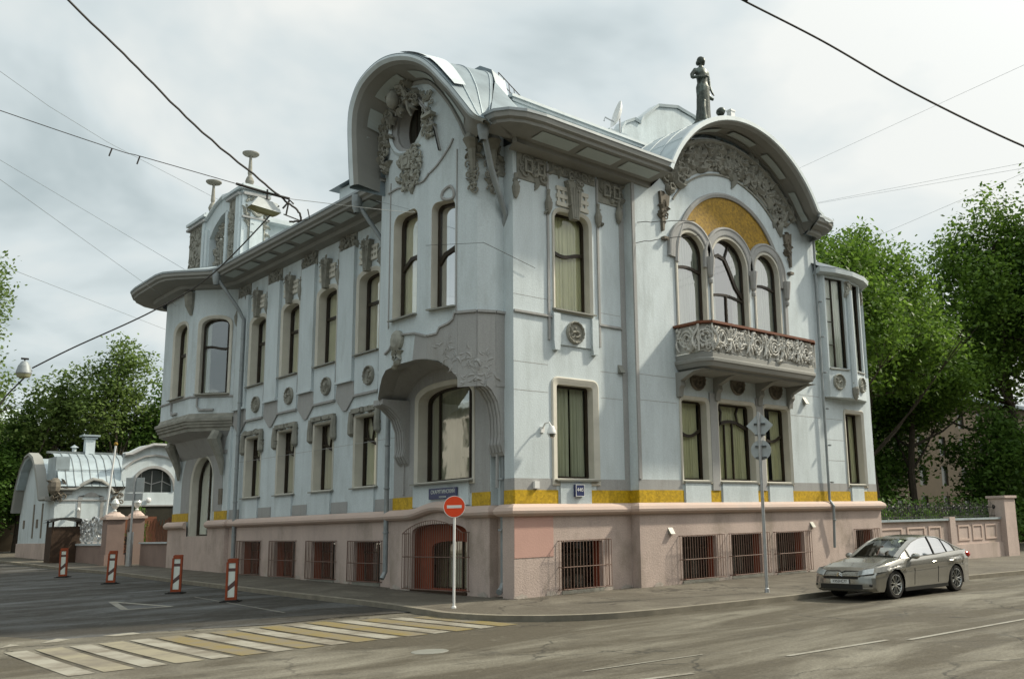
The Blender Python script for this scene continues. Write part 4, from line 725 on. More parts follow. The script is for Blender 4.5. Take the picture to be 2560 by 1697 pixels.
# ================================================================ projecting bay hood and roofs
hc = (9.05, 10.8); ha = 24.5; A0 = [(13.75, 12.74), (13.5, 12.76), (13.33, 12.84), (13.2, 12.97)] + arc(hc, 4.55, 4.55, 29.5, 180 - ha + 1, 44)
FH = F((0, -1.5), (1, 0), (0, -1)); WI = arc((9.1, 10.1), 4.8, 4.95, 28, 149, 48)
mk3 = lambda l, d: [FH(u, z, d) for u, z in l]
sc_ = lambda l, k: [(hc[0] + (u - hc[0]) * k, hc[1] + (z - hc[1]) * k) for u, z in l]
m = MB(); m.strip(mk3(A0, -.02), mk3(sc_(A0, .995), .03)); m.strip(mk3(sc_(A0, .995), .03), mk3(sc_(A0, .965), .03)); m.strip(mk3(sc_(A0, .965), .03), mk3(sc_(A0, .96), -.03)); m.build('hood_fascia', 'roofl', man, True)
s1, s2 = sc_(A0, .96), sc_(A0, .945); wi = [FB(u, z, .02) for u, z in WI]; P1, P2 = mk3(s1, -.03), mk3(s2, -.15)
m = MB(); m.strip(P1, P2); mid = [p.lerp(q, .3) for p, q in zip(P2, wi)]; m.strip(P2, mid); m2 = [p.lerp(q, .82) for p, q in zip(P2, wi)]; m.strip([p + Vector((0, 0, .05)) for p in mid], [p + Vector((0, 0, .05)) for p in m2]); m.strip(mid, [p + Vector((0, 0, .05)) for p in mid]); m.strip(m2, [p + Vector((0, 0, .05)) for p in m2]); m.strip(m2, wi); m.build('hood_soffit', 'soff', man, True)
for a, b in ((2, 9), (11, 18), (20, 27), (29, 36), (38, 46)):
    m = MB(); k0 = [mid[i].lerp(m2[i], .2) + Vector(((hc[0] - mid[i].x) * .012, 0, (hc[1] - mid[i].z) * .012 + .03)) for i in range(a, b)]; k1 = [mid[i].lerp(m2[i], .75) + Vector(((hc[0] - mid[i].x) * .012, 0, (hc[1] - mid[i].z) * .012 + .03)) for i in range(a, b)]; m.strip(k0, k1); m.build('soffit_panel', 'soffl', man)
m = MB(); m.strip(mk3(A0, -.02)[2:], mk3(A0, -3.2)[2:]); m.strip(mk3(A0[:3], -.02), mk3(A0[:3], -1.2)); m.build('barrel_roof', 'roof', man, True)
for d in (-.75, -1.5, -2.3): m = MB(); m.tube(mk3(sc_(A0, 1.003), d), .018, 4, False); m.build('roof_seam', 'roofl', man)
m = MB()
m.tube(mk3([A0[42]], -.05) + mk3([A0[42]], -3.1), .02, 4); m.tube(mk3([A0[36]], -.05) + mk3([A0[36]], -3.1), .02, 4); m.build('roof_seam', 'roofl', man)
m = MB(); pr_ = [(5.2, 12.8), (14, 12.8), (14, 14.4), (12.9, 14.5), (12.4, 15.7), (11.6, 15.75), (10.9, 16.4), (9.9, 16.85), (9.0, 16.95), (8.0, 16.7), (7.2, 16.0), (7.05, 15.75), (6.75, 15.8), (6.3, 15.55), (6.15, 15.3), (6.1, 14.9), (5.6, 14.4)]
FP = F((0, 1.8), (1, 0), (0, -1)); slab(m, FP, pr_, -.35, 0); m.build('roof_parapet', 'pinkl' if 0 else 'blue', man)
m = MB(); sweep_arch(m, FP, pr_[3:], [(0, .06), (.1, .1), (.1, -.4)]); m.build('parapet_coping', 'roofl', man)
m = MB(); m.box((3.9, 2.2, 13.9), (6.2, 2.4, 1.1)); m.build('attic_wall', 'blue', man); m = MB(); m.box((3.9, 2.2, 14.42), (6.3, 2.5, .1)); m.box((3.9, 2.2, 14.52), (6.42, 2.62, .09)); m.box((5.7, 1.9, 14.75), (.9, .8, .5)); m.build('attic_cornice', 'roofl', man)
m = MB(); m.box((1.6, 11.0, 14.2), (1.6, 1.6, .9)); m.build('skylight', 'roofl', man); m = MB()
sv = [(.6, 9.9, 14.7), (2.6, 9.9, 14.7), (2.6, 12.3, 14.7), (.6, 12.3, 14.7)]; m.add(sv + [(1.6, 11.1, 15.3)], [(0, 1, 4), (1, 2, 4), (2, 3, 4), (3, 0, 4), (0, 3, 2, 1)]); m.build('skylight_cap', 'roofd', man)
m = MB(); m.tube([(.9, 9.0, 13.8), (.9, 9.0, 16.2)], .02, 4); m.build('aerial_rod', 'thin', man)
m = MB()
for k in range(7): x = 1.0 + k * .2; m.tube([(x + .1, 2.0, 14.7), (x, 2.0, 15.75 - k * .12)], .012, 4)
m.tube([(1.0, 2.0, 15.75), (2.3, 2.0, 14.97)], .016, 4); m.tube([(1.0, 2.0, 15.5), (2.3, 2.0, 14.75)], .012, 4); m.build('roof_railing', 'iron', man)
m = MB(); m.tube([(1.4 + .0, y, 14.1 + .35) for y in (13.5, 19.5)], .014, 4)
for k in range(9): y = 13.5 + k * .75; m.tube([(1.4, y, 13.9), (1.4, y, 14.45)], .012, 4)
m.build('roof_railing', 'iron', man)
# ---- rear roof pavilion with urn finials
FPv = F((1.5, 0), (0, 1), (-1, 0)); nic = [(24.75, 13.5), (26.9, 13.5), (26.9, 16.5), (26.3, 17.0), (25.5, 17.35), (24.75, 17.45)]
pieces('pavilion', 'blue', man, FPv, [([(23.0, 12.5), (29.7, 12.5), (29.7, 17.75), (27.35, 17.75), (27.2, 17.55), (26.2, 18.0), (25.2, 18.2), (24.5, 18.1), (24.45, 18.0), (23.0, 18.0)], -.5, 0, [nic])])
m = MB(); m.box((2.15, 28.6, 15), (1.25, 2.1, 5.3)); m.build('pavilion', 'blue', man); m = MB(); m.box((2.12, 24.0, 15), (1.18, 1.9, 5.9)); m.build('pavilion', 'blue', man)
m = MB(); m.box((2.3, 25.8, 15.1), (.1, 2.3, 4.4)); m.build('niche_back', 'farglass', man)
frieze(FPv, 27.8, 29.6, 14.0, 17.5, n=60, s=.24, d=.06, seed=81); frieze(FPv, 23.55, 24.4, 14.6, 17.8, n=40, s=.2, d=.06, seed=82)
q = MB(); sl = F((1.85, 0), (0, 1), (-1, 0)); relief(q, sl, lambda a, b: (24.8 + a * 2.0, 13.6 + b * 3.5), 110, .28, .12, 'slb', 83)
for y in (25.1, 25.8, 26.5): q.tube([(1.75, y, 13.4), (1.75, y, 15.8)], .09, 6)
q.build('niche_relief', 'orn', man, True)
fp = F((1.5, 22.98), (1, 0), (0, -1)); pieces('pavilion_pilaster', 'blue', man, fp, [(rect(.0, 1.3, 12.6, 18.0), 0, .04), (rect(.38, .98, 12.6, 16.95), .04, .14)])
q = MB(); relief(q, fp, lambda a, b: (.1 + a * 1.15, 16.8 + b * .95), 34, .2, .12, 'slb', 84); q.tube([fp(.3 + .1 * i, 17.25 - .45 * math.sin(math.pi * i / 8), .16) for i in range(9)], .08, 6); q.build('pavilion_relief', 'orng', man, True)
for u, n in ((.28, 10), (1.05, 10)): q = MB(); relief(q, fp, lambda a, b: (u + .1 * a, 15.7 + b * 1.1), n, .15, .12, 'sl', 85); q.tube([fp(u + .05, 15.6, .06), fp(u + .05, 16.9, .06)], .04, 5); q.build('garland_drop', 'orng', man, True)
q = MB(); relief(q, fp, lambda a, b: (.68 + .45 * (a - .5), 13.9 + b * .55), 16, .2, .18, 'sl', 87); q.build('flower_relief', 'orng', man, True)
for (x, y, z, a, b, c) in ((2.12, 23.9, 18.1, 1.6, 2.3, .14), (2.12, 23.8, 18.28, 1.1, 1.4, .26), (2.12, 28.6, 17.85, 1.6, 2.5, .14), (2.12, 28.5, 18.03, 1.1, 1.5, .24), (4.6, 23.9, 16.75, 3.8, 2.2, .22), (4.4, 24.1, 15.0, 3.2, 1.6, 3.3)): m = MB(); m.box((x, y, z), (a, b, c)); m.build('pavilion_cornice', 'roofl' if c < 2 else 'blue', man)
m = MB(); sweep_arch(m, FPv, [(24.5, 18.12), (25.2, 18.22), (26.2, 18.02), (27.3, 17.55)][::-1], [(0, -.5), (.08, -.5), (.12, .12), (0, .16), (-.06, .1), (-.06, 0)]); m.build('pavilion_coping', 'roofl', man)
pieces('pavilion_pilaster', 'blue', man, FPv, [(rect(23.05, 23.5, 13, 17.9), 0, .1), (rect(27.0, 27.3, 13, 17.0), 0, .1), (rect(27.45, 27.75, 13, 17.7), 0, .1), (rect(24.45, 24.72, 13, 17.3), 0, .1)]); pieces('pavilion_string', 'gray', man, FPv, [(rect(23.0, 29.7, 13.9, 14.0), .1, .16), (rect(27.4, 29.75, 17.5, 17.62), 0, .2), (rect(23.0, 24.5, 17.75, 17.87), 0, .2)]); pieces('pavilion_string', 'gray', man, fp, [(rect(0, 1.3, 17.75, 17.87), .04, .22), (rect(.0, 1.3, 16.62, 16.7), .04, .18)])
for y, x in ((23.7, 2.1), (28.4, 2.1)):
    q = MB(); q.lathe((x, y, 18.2 if y < 25 else 18.1), (0, 0, 1), [(.26, 0), (.26, .15), (.12, .25), (.1, .3), (.17, .42), (.21, .56), (.15, .74), (.08, .86), (.11, .98), (.09, 1.3), (.065, 1.75), (.08, 1.9)], 14); q.lathe((x, y, 20.05 if y < 25 else 19.95), (0, 0, 1), [(.1, 0), (.33, .06), (.39, .12), (.39, .17), (.001, .2)], 20); q.build('urn_finial', 'orn', man, True)
# ---- downpipes (parts of the mansion)
def pipe(pts, r=.075, top=None, name='downpipe', shoe=True):
    m = MB(); m.tube(pts, r, 10)
    if top: m.lathe(top, (0, 0, 1), [(.09, -.35), (.14, -.2), (.17, 0), (.17, .25)], 10)
    x, y, z = pts[-1]
    n = 7; xa, ya = pts[-2][0], pts[-2][1]
    for k in range(1, 8): zc = .4 + k * 1.35; 0 if zc > 10.2 else m.lathe((xa, ya, zc), (0, 0, 1), [(r, 0), (r + .018, .01), (r + .018, .05), (r, .06)], 10)
    m.build(name, 'pipe', man, True)
pipe([(-1.2, -.28, 12.45), (-.75, .0, 11.6), (-.02, .3, 10.45), (.12, .62, 9.9), (.14, .66, .42), (.05, .62, .25), (-.1, .55, .18)], .085, (-1.2, -.28, 12.5))
pipe([(-.95, 19.0, 12.45), (-.1, 18.65, 11.1), (.1, 18.6, 10.7), (.1, 18.6, .6), (-.03, 18.55, .45)], .075, (-.95, 19.0, 12.45))
pipe([(-.95, 7.1, 12.45), (-.3, 6.6, 11.2), (-.05, 6.4, 10.8), (-.12, 6.32, .6), (-.25, 6.28, .4)], .075, (-.95, 7.1, 12.45))
pipe([(14.0, -.5, 12.3), (14.0, -.48, 2.5), (14.02, -.62, 2.3), (14.1, -.5, .8)], .05)
# ================================================================ GROUND
def gm(name, col, lightc, wet=None):
    m = bpy.data.materials.new(name); m.use_nodes = True; t = m.node_tree; n = t.nodes; l = t.links; b = n['Principled BSDF']; b.inputs['Specular IOR Level'].default_value = .35
    def no(sc, det, rough, dist=0, mp=None):
        a = n.new('ShaderNodeTexNoise'); a.inputs['Scale'].default_value = sc; a.inputs['Detail'].default_value = det; a.inputs['Roughness'].default_value = rough; a.inputs['Distortion'].default_value = dist
        l.new((mp or ge).outputs[0], a.inputs['Vector']); return a
    def rng_(src, a0, a1, b0, b1):
        r = n.new('ShaderNodeMapRange'); l.new(src, r.inputs[0])
        for i, v in zip((1, 2, 3, 4), (a0, a1, b0, b1)): r.inputs[i].default_value = v
        return r.outputs[0]
    def mixc(f, A, B):
        x = n.new('ShaderNodeMix'); x.data_type = 'RGBA'; l.new(f, x.inputs[0]); l.new(A, x.inputs[6]) if not isinstance(A, tuple) else setattr(x.inputs[6], 'default_value', (*A, 1)); x.inputs[7].default_value = (*B, 1); return x.outputs[2]
    ge = n.new('ShaderNodeNewGeometry'); mp = n.new('ShaderNodeMapping'); mp.inputs['Scale'].default_value = (.13, .5, 1) if wet else (.5, .5, 1); l.new(ge.outputs[0], mp.inputs[0])
    big = no(1.0, 9, .66, .8, mp); c = mixc(rng_(big.outputs[0], .47, .66, 0, 1), tuple(col), lightc)
    mid = no(.9, 10, .72, .4); c = mixc(rng_(mid.outputs[0], .55, .68, 0, .55), c, tuple(v * .55 for v in col))
    mid2 = no(2.3, 6, .7, 1.0); c = mixc(rng_(mid2.outputs[0], .60, .72, 0, .5), c, tuple(min(1, v * 1.15) for v in lightc))
    # cracks
    wn = no(1.6, 4, .6); sc_ = n.new('ShaderNodeVectorMath'); sc_.operation = 'SCALE'; l.new(wn.outputs[1], sc_.inputs[0]); sc_.inputs['Scale'].default_value = .8; ad = n.new('ShaderNodeVectorMath'); l.new(ge.outputs[0], ad.inputs[0]); l.new(sc_.outputs[0], ad.inputs[1])
    vo = n.new('ShaderNodeTexVoronoi'); vo.feature = 'DISTANCE_TO_EDGE'; vo.inputs['Scale'].default_value = .42; l.new(ad.outputs[0], vo.inputs['Vector']); c1 = rng_(vo.outputs[0], .004, .018, 1, 0); cm = no(.25, 3, .5); c2 = rng_(cm.outputs[0], .48, .56, 0, .75)
    mu = n.new('ShaderNodeMath'); mu.operation = 'MULTIPLY'; l.new(c1, mu.inputs[0]); l.new(c2, mu.inputs[1]); c = mixc(mu.outputs[0], c, (.02, .018, .014))
    fi = no(24, 6, .8); v = n.new('ShaderNodeVectorMath'); v.operation = 'SCALE'; l.new(c, v.inputs[0]); l.new(rng_(fi.outputs[0], .3, .7, .5, 1.5), v.inputs['Scale']); l.new(v.outputs[0], b.inputs['Base Color'])
    l.new(rng_(mid.outputs[0], .4, .68, .88, .55), b.inputs['Roughness'])
    bp = n.new('ShaderNodeBump'); bp.inputs['Strength'].default_value = .5; bp.inputs['Distance'].default_value = .012; l.new(fi.outputs[0], bp.inputs['Height']); l.new(bp.outputs[0], b.inputs['Normal'])
    return m
M['asph'] = gm('worn_asphalt', (.070, .060, .041), (.185, .172, .135), True); M['lane'] = gm('shaded_lane_asphalt', (.036, .032, .025), (.115, .118, .115), True); M['walk'] = gm('pavement_asphalt', (.095, .083, .063), (.15, .135, .105))  # lane asphalt has pale damp patches, its base darkened to paint in the shade
M['kerb'] = mat('granite_kerb', (.20, .18, .14), .85, .2, 3, .3, 40); M['soil'] = mat('courtyard_ground', (.08, .07, .05), .95, .3, 1, .4, 8)
def paint(name, col, wear, sc=1.1):
    m = bpy.data.materials.new(name); m.use_nodes = True; t = m.node_tree; n = t.nodes; l = t.links; b = n['Principled BSDF']; b.inputs['Roughness'].default_value = .75
    ge = n.new('ShaderNodeNewGeometry'); a = n.new('ShaderNodeTexNoise'); a.inputs['Scale'].default_value = sc; a.inputs['Detail'].default_value = 10; a.inputs['Roughness'].default_value = .72; l.new(ge.outputs['Position'], a.inputs['Vector'])
    r = n.new('ShaderNodeMapRange'); r.inputs[1].default_value = wear; r.inputs[2].default_value = wear + .2; l.new(a.outputs[0], r.inputs[0]); x = n.new('ShaderNodeMix'); x.data_type = 'RGBA'; l.new(r.outputs[0], x.inputs[0]); x.inputs[6].default_value = (*col, 1); x.inputs[7].default_value = (.16, .14, .105, 1); l.new(x.outputs[2], b.inputs['Base Color']); return m
M['pw'] = paint('worn_white_paint', (.29, .275, .225), .42); M['py'] = paint('worn_yellow_paint', (.19, .145, .045), .41)
M['pyf'] = paint('faded_cream_paint', (.25, .225, .155), .43); M['pwf'] = paint('faded_white_line', (.26, .25, .21), .46, 2)
def gridsheet(xs, ys, zf):
    m = MB(); idx = {}
    for i, x in enumerate(xs):
        for j, y in enumerate(ys): idx[i, j] = len(m.v); m.v.append((x, y, zf(x, y)))
    for i in range(len(xs) - 1):
        for j in range(len(ys) - 1): m.f.append((idx[i, j], idx[i + 1, j], idx[i + 1, j + 1], idx[i, j + 1])); m.mi.append(0)
    return m
rd = lambda x, y: g(x, min(y, 60)) * 1.0 - .13 if x < 60 else g(60, min(y, 60)) - .13
xs = [-400, -150, -60, -30, -20, -10, -5, 0, 6, 12, 20, 30, 45, 60, 120, 400]; ys = [-400, -150, -60, -30, -20, -12, -6, -3, 0, 5, 10, 20, 30, 45, 60, 120, 400]
road = gridsheet(xs, ys, rd).build('road', 'asph'); tag(road, kind='structure')
sx_ = [-14, -12, -10, -8, -6, -4, -2.45]; sy_ = [0, 5, 10, 20, 30, 45, 60]; ln_ = gridsheet(sx_, sy_, rd); ln_.v = [(x, (y if y > 0 else 2.6 + .25 * math.sin(x * 1.3) - .18 * (x + 14)), rd(x, y if y > 0 else 1.5) + .004) for x, y, z in ln_.v]; ln_.build('side_street_shade', 'lane')['kind'] = 'structure'  # sheet paints the mansion's shade on the lane, ending near the shadow edge
kl = [(-3.3, 70), (-3.0, 44), (-2.85, 31), (-2.5, 25), (-2.6, 16), (-2.6, 8), (-2.55, 3), (-2.75, 0), (-2.95, -1.2), (-2.75, -2.8), (-2.2, -3.9), (-1.4, -4.65), (-.5, -5.0), (.6, -5.2), (3.9, -5.55), (8, -5.75), (12, -5.95), (20, -6.3), (40, -7.2), (70, -8.5)]
kp = [p for p in smooth_path([(x, y, 0) for x, y in kl], 4)]
def inset(k): 
    out = []
    for i, p in enumerate(kp):
        a, b = kp[max(i - 1, 0)], kp[min(i + 1, len(kp) - 1)]; d = (b - a).normalized(); out.append((p.x - d.y * k, p.y + d.x * k))
    return out
K0, K1 = inset(0), inset(.16); P3 = lambda l, dz: [(x, y, g(x, min(y, 60)) + dz) for x, y in l]
m = MB(); m.strip(P3(K0, -.16), P3(K0, -.005)); m.strip(P3(K0, -.005), P3(K1, .0)); m.build('kerb', 'kerb')['kind'] = 'structure'
m = MB()
for i in range(0, len(K0), 1): (x, y), (x1, y1) = K0[i], K1[i]; 
inner = []
for (x, y) in K1: inner.append((6.0, max(y, 6.0)) if x < -1.5 and y > -2 else ((max(x, 3.5), 3.0)))
m.strip(P3(K1, 0), [(x, y, g(x, min(y, 60))) for x, y in inner]); m.build('pavement', 'walk')['kind'] = 'structure'
m = MB(); q = [(6, 6), (6, 70), (70, 70), (70, 3), (17, 3), (6, 3)]; m.poly([(x, y, g(0, min(y, 60)) - .3 if x > 10 else g(x, min(y, 60)) - .02) for x, y in q]); m.build('courtyard_ground', 'soil')['kind'] = 'structure'
# road markings, each strip 4 mm proud
rz = lambda x, y, dz=.008: rd(x, y) + dz
def mark(ps, m_, name='road_marking'):
    m = MB(); m.poly([(x, y, rz(x, y)) for x, y in ps]); o = m.build(name, m_); o['kind'] = 'structure'; return o
zb = MB(); zy = MB(); zf_ = MB(); x = -11.05; k = 0
while x < -2.9:
    y0 = -3.6 - .25 * max(0, (x + 7) / 4); y1 = .62 - (1.1 * max(0, (x + 5.2) / 2)); t = zb if k % 2 == 0 else (zf_ if x < -8.6 else zy); w = .36 if k % 2 == 0 else .44
    t.strip([(x, yy, rz(x, yy)) for yy in (y0, y0 * .5 + y1 * .5, y1)], [(x + w, yy, rz(x, yy)) for yy in (y0, y0 * .5 + y1 * .5, y1)]); x += w + .12; k += 1
for x0, ya, yb in (): zb.strip([(x0, yy, rz(x0, yy)) for yy in (ya, yb)], [(x0 + .36, yy, rz(x0, yy)) for yy in (ya - .1, yb - .15)])
for t, m_, nm in ((zb, 'pw', 'zebra_white'), (zy, 'py', 'zebra_yellow'), (zf_, 'pyf', 'zebra_faded_yellow')): t.build(nm, m_)['kind'] = 'structure'
m = MB()
for ps in ([(-10.25, 1.6), (-9.85, 2.15), (-9.7, 1.8), (-10.0, 1.5)], [(-9.1, 1.9), (-8.5, 1.95), (-8.45, 1.6), (-8.95, 1.55)], [(-5.95, 1.65), (-5.6, 1.35), (-5.5, 1.15), (-5.95, 1.35)], [(-5.05, 1.4), (-4.6, 1.1), (-4.5, .9), (-5.0, 1.15)], [(-11.0, 1.4), (-10.7, 1.9), (-10.6, 1.55)]): m.poly([(x, y, rz(x, y)) for x, y in ps])
m.build('give_way_dashes', 'pw')['kind'] = 'structure'
m = MB(); tri = [(-6.55, 10.4), (-5.95, 7.35), (-7.05, 7.5)]
for i in range(3):
    a, b = Vector(tri[i]), Vector(tri[(i + 1) % 3]); d = (b - a).normalized(); nn_ = Vector((-d.y, d.x)) * .09; m.poly([(p.x, p.y, rz(p.x, p.y) + .001 * i) for p in (a - nn_, b - nn_, b + nn_, a + nn_)])
m.build('triangle_marking', 'pwf')['kind'] = 'structure'
m = MB()
def line(x0, y0, x1, y1, w=.11):
    d = Vector((x1 - x0, y1 - y0)).normalized(); n_ = Vector((-d.y, d.x)) * w / 2; a = Vector((x0, y0)); b = Vector((x1, y1)); m.poly([(p.x, p.y, rz(p.x, p.y)) for p in (a - n_, b - n_, b + n_, a + n_)])
line(-6.4, -10.72, -5.4, -10.95); line(-3.4, -11.05, -1.0, -11.33); line(-.8, -11.6, 3.1, -11.9); line(5.5, -12.0, 9, -12.2); line(11.5, -12.3, 15, -12.5); line(-6.2, -9.6, -4.0, -9.9, .05); line(-4.7, 2.6, -4.4, 10, .05)
m.build('lane_line', 'pwf')['kind'] = 'structure'
# manhole
m = MB(); m.lathe((-6.3, -5.9, rz(-6.3, -5.9, 0)), (0, 0, 1), [(.001, .008), (.3, .008), (.31, .002)], 20); m.build('manhole_cover', 'sill'); tag(bpy.data.objects['manhole_cover'], 'round iron manhole cover set in the asphalt in front of the striped crossing', 'manhole cover')
# ================================================================ STREET FURNITURE
M['redr'] = M['red']
# no-entry sign
b = g(-2.24, -.56); ne = empty('no_entry_sign', (-2.24, -.56, b)); tag(ne, 'red round no entry sign on a thin white pole at the corner kerb', 'road sign')
m = MB(); m.tube([(0, 0, 0), (0, .0, 2.62)], .03, 10); m.lathe((0, 0, 0), (0, 0, 1), [(.06, 0), (.05, .04), (.03, .06)], 10); m.build('pole', 'white', ne)
fd = Vector((-.62, -.78, 0)).normalized(); FN = F((0, 0), (-fd.y, fd.x), (fd.x, fd.y)); 
def disc(mm, fr, u, z, r, d0, d1, k=40): l = [(u + r * math.cos(6.2832 * i / k), z + r * math.sin(6.2832 * i / k)) for i in range(k)]; slab(mm, fr, l, d0, d1); mm.poly([fr(p, q_, d0) for p, q_ in l])
m = MB(); disc(m, FN, 0, 2.38, .262, .035, .05); m.build('sign_rim', 'white', ne)
m = MB(); disc(m, FN, 0, 2.38, .247, .05, .054); m.build('sign_face', 'red', ne); m = MB(); slab(m, FN, rect(-.175, .175, 2.345, 2.415), .054, .058); m.build('white_bar', 'white', ne)
# tall pole with two sign backs
px_, py_ = 4.79, -4.47; sp_ = empty('sign_post', (px_, py_, g(px_, py_))); tag(sp_, 'tall grey post with diamond and round signs seen from behind, on the pavement', 'sign post')
m = MB(); m.tube([(0, 0, 0), (.02, 0, 4.72)], .045, 10); m.lathe((0, 0, 0), (0, 0, 1), [(.07, 0), (.06, .1), (.045, .12)], 10); m.build('post', 'steel', sp_)
FS = F((0, 0), (.55, -.83), (.83, .55)); m = MB(); c = (.03, 4.36); s_ = .36; slab(m, FS, [(c[0] - s_, c[1]), (c[0], c[1] - s_), (c[0] + s_, c[1]), (c[0], c[1] + s_)], .05, .065); m.poly([FS(u, z, .05) for u, z in [(c[0] - s_, c[1]), (c[0], c[1] - s_), (c[0] + s_, c[1]), (c[0], c[1] + s_)]]); m.build('diamond_sign', 'signback', sp_)
m = MB(); disc(m, FS, .03, 3.70, .27, .05, .062); m.build('round_sign', 'signback', sp_)
m = MB()
for z in (4.4, 4.1, 3.8, 3.5): m = MB(); slab(m, FS, rect(-.12, .18, z - .02, z + .02), .0, .05); m.build('bracket', 'steel', sp_)
# marker bollards
def marker(x, y, lab, lean=0.):
    z = rd(x, y); t = empty('marker_post', (x, y, z), -math.radians(38)); tag(t, lab, 'marker post', 'orange framed marker posts along the side street'); return t
def marker_parts(t):
    fr = F((0, 0), (1, 0), (0, -1)); m = MB(); slab(m, fr, rect(-.14, .14, .03, 1.18), -.04, -.005); m.poly([fr(u, z, -.04) for u, z in rect(-.14, .14, .03, 1.18)]); 
    for u in (-.125, .125): slab(m, fr, rect(u - .03, u + .03, .03, 1.1 if u < 0 else 1.2), -.045, .03)
    slab(m, fr, rect(-.1, .1, 1.08, 1.2), -.045, .03); slab(m, fr, rect(-.1, .1, .03, .12), -.045, .03); m.build('frame', 'orange', t)
    m = MB(); slab(m, fr, rect(-.095, .095, .13, 1.07), -.005, .004); m.build('reflective_panel', 'reflw', t)
    pieces('dark_stripe', 'purple', t, fr, [(rect(-.095, .095, .84, .93), .004, .007), ([(-.095, .3), (.095, .45), (.095, .6), (-.095, .43)], .004, .007)])
    m = MB(); m.box((0, 0, .015), (.5, .42, .04)); m.box((0, 0, .04), (.36, .3, .03)); m.build('rubber_base', 'rubber', t)
t0 = marker(-4.34, 7.4, 'orange framed striped marker post nearest the corner, largest of the four'); marker_parts(t0)
for (x, y), lab, tl in (((-4.3, 11.9), 'second orange framed striped marker post counted from the corner, in front of the basement grates', .01), ((-4.25, 18.8), 'third orange framed striped marker post from the corner, in front of the gate pillar', .02), ((-4.35, 24.9), 'farthest and smallest orange framed striped marker post, in front of the dark booth', -.02)):
    c = copy_tree(t0); c.location = (x, y, rd(x, y)); c['label'] = lab; c.rotation_euler = (0, tl, -math.radians(38))
# wall signs
s1_ = empty('street_name_sign', (0, 0, 0)); tag(s1_, 'dark blue street name plate under the large arched window', 'street sign'); FW = F((-.1, 0), (0, 1), (-1, 0))
m = MB(); slab(m, FW, rect(2.5, 3.93, 2.70, 3.01), -.02, .02); m.build('plate', 'navy', s1_); text_on(FW, 3.2, 2.9, .022, 'СКАРЯТИНСКИЙ', .155, 'reflw', s1_, .95, flip=True); text_on(FW, 3.2, 2.76, .022, 'переулок', .08, 'reflw', s1_, flip=True)
s2_ = empty('house_number_sign', (0, 0, 0)); tag(s2_, 'small navy house number box reading 44б beneath the ground floor window', 'house number'); FQ = F((0, -.1), (1, 0), (0, -1))
m = MB(); slab(m, FQ, rect(2.02, 2.34, 2.64, 2.97), -.1, .06); m.build('box', 'navy', s2_); m = MB(); slab(m, FQ, rect(2.02, 2.34, 2.64, 2.97), .06, .065, [rect(2.035, 2.325, 2.655, 2.955)]); m.build('rim', 'white', s2_); text_on(FQ, 2.18, 2.82, .065, '44б', .15, 'white', s2_)
s3_ = MB(); slab(s3_, FQ, rect(.62, .78, 2.86, 3.05), -.1, -.0); tag(s3_.build('junction_box', 'white'), 'small white box on the grey band left of the house number', 'junction box')
# cctv
cc_ = empty('security_camera', (0, 0, 0)); tag(cc_, 'white dome security camera on a curved arm beside the corner window', 'security camera')
m = MB(); m.tube([(.95, 0, 4.45), (.95, -.16, 4.62), (.95, -.32, 4.62), (.95, -.42, 4.5)], .025, 8); m.box((.95, -.03, 4.45), (.12, .05, .16)); m.build('arm', 'white', cc_)
m = MB(); m.lathe((.95, -.42, 4.22), (0, 0, 1), [(.06, .3), (.09, .24), (.13, .12), (.13, .08)], 14); m.build('housing', 'white', cc_, True); m = MB(); m.ell((.95, -.42, 4.29), (.1, .1, .11), 12, 8); m.build('dome', 'carglass', cc_, True)
# satellite dish on the roof
sd_ = empty('satellite_dish', (5.55, 1.4, 14.9)); tag(sd_, 'pale satellite dish seen edge on, on the roof left of the arched hood', 'satellite dish')
m = MB(); ax = Vector((-.86, .42, .28)).normalized(); m.lathe((0, 0, .62), ax, [(.001, -.1), (.2, -.08), (.36, -.02), (.47, .06), (.47, .075), (.34, -.0), (.001, -.08)], 24); m.build('reflector', 'white', sd_, True)
m = MB(); m.tube([(0.1, 0, 0), (.1, 0, .55)], .03, 6); m.tube([(-.1, .0, .3), (-.45, .15, .45), (-.5, .15, .3)], .025, 5); m.build('mast', 'steel', sd_)
# ================================================================ FENCE, right
fe = empty('boundary_wall', (0, 0, 0)); tag(fe, 'low pink panelled wall with blue metal coping and iron railing right of the mansion', 'wall')
FF = F((0, .1), (1, 0), (0, -1)); ft = lambda x: 1.68 - .0045 * (x - 17)
m = MB(); slab(m, FF, [(17.5, -1), (31, -1), (31, ft(31)), (17.5, ft(17.5))], -.4, 0); slab(m, FF, [(17.6, -1), (31, -1), (31, .5), (17.6, .55)], 0, .1); m.build('wall', 'pink', fe)
m = MB()
for x0, n_ in ((18.2, 1), (20.6, 2), (24.9, 3)):
    pass
for a, b in ((18.0, 20.0), (20.4, 21.9), (22.2, 23.3), (24.9, 26.0), (26.3, 27.3), (27.6, 28.8)):
    A = rect(a, b, .68, 1.38); B = rect(a + .1, b - .1, .76, 1.3); slab(m, FF, A, 0, .035, [B])
m.build('panel_moulding', 'pinkl', fe)
m = MB(); slab(m, FF, [(17.5, 1.62), (29.2, 1.57), (29.2, 1.66), (17.5, 1.71)], -.5, .12); m.build('coping', 'roof', fe)
m = MB()
for i in range(78): x = 17.8 + i * .15; m.tube([(x, .3, 1.6), (x, .3, 2.35 + .08 * math.sin(i * 1.3))], .012, 4)
m.tube([(17.6, .3, 2.2), (29.3, .3, 2.15)], .018, 4); m.tube([(17.6, .3, 1.8), (29.3, .3, 1.75)], .018, 4)
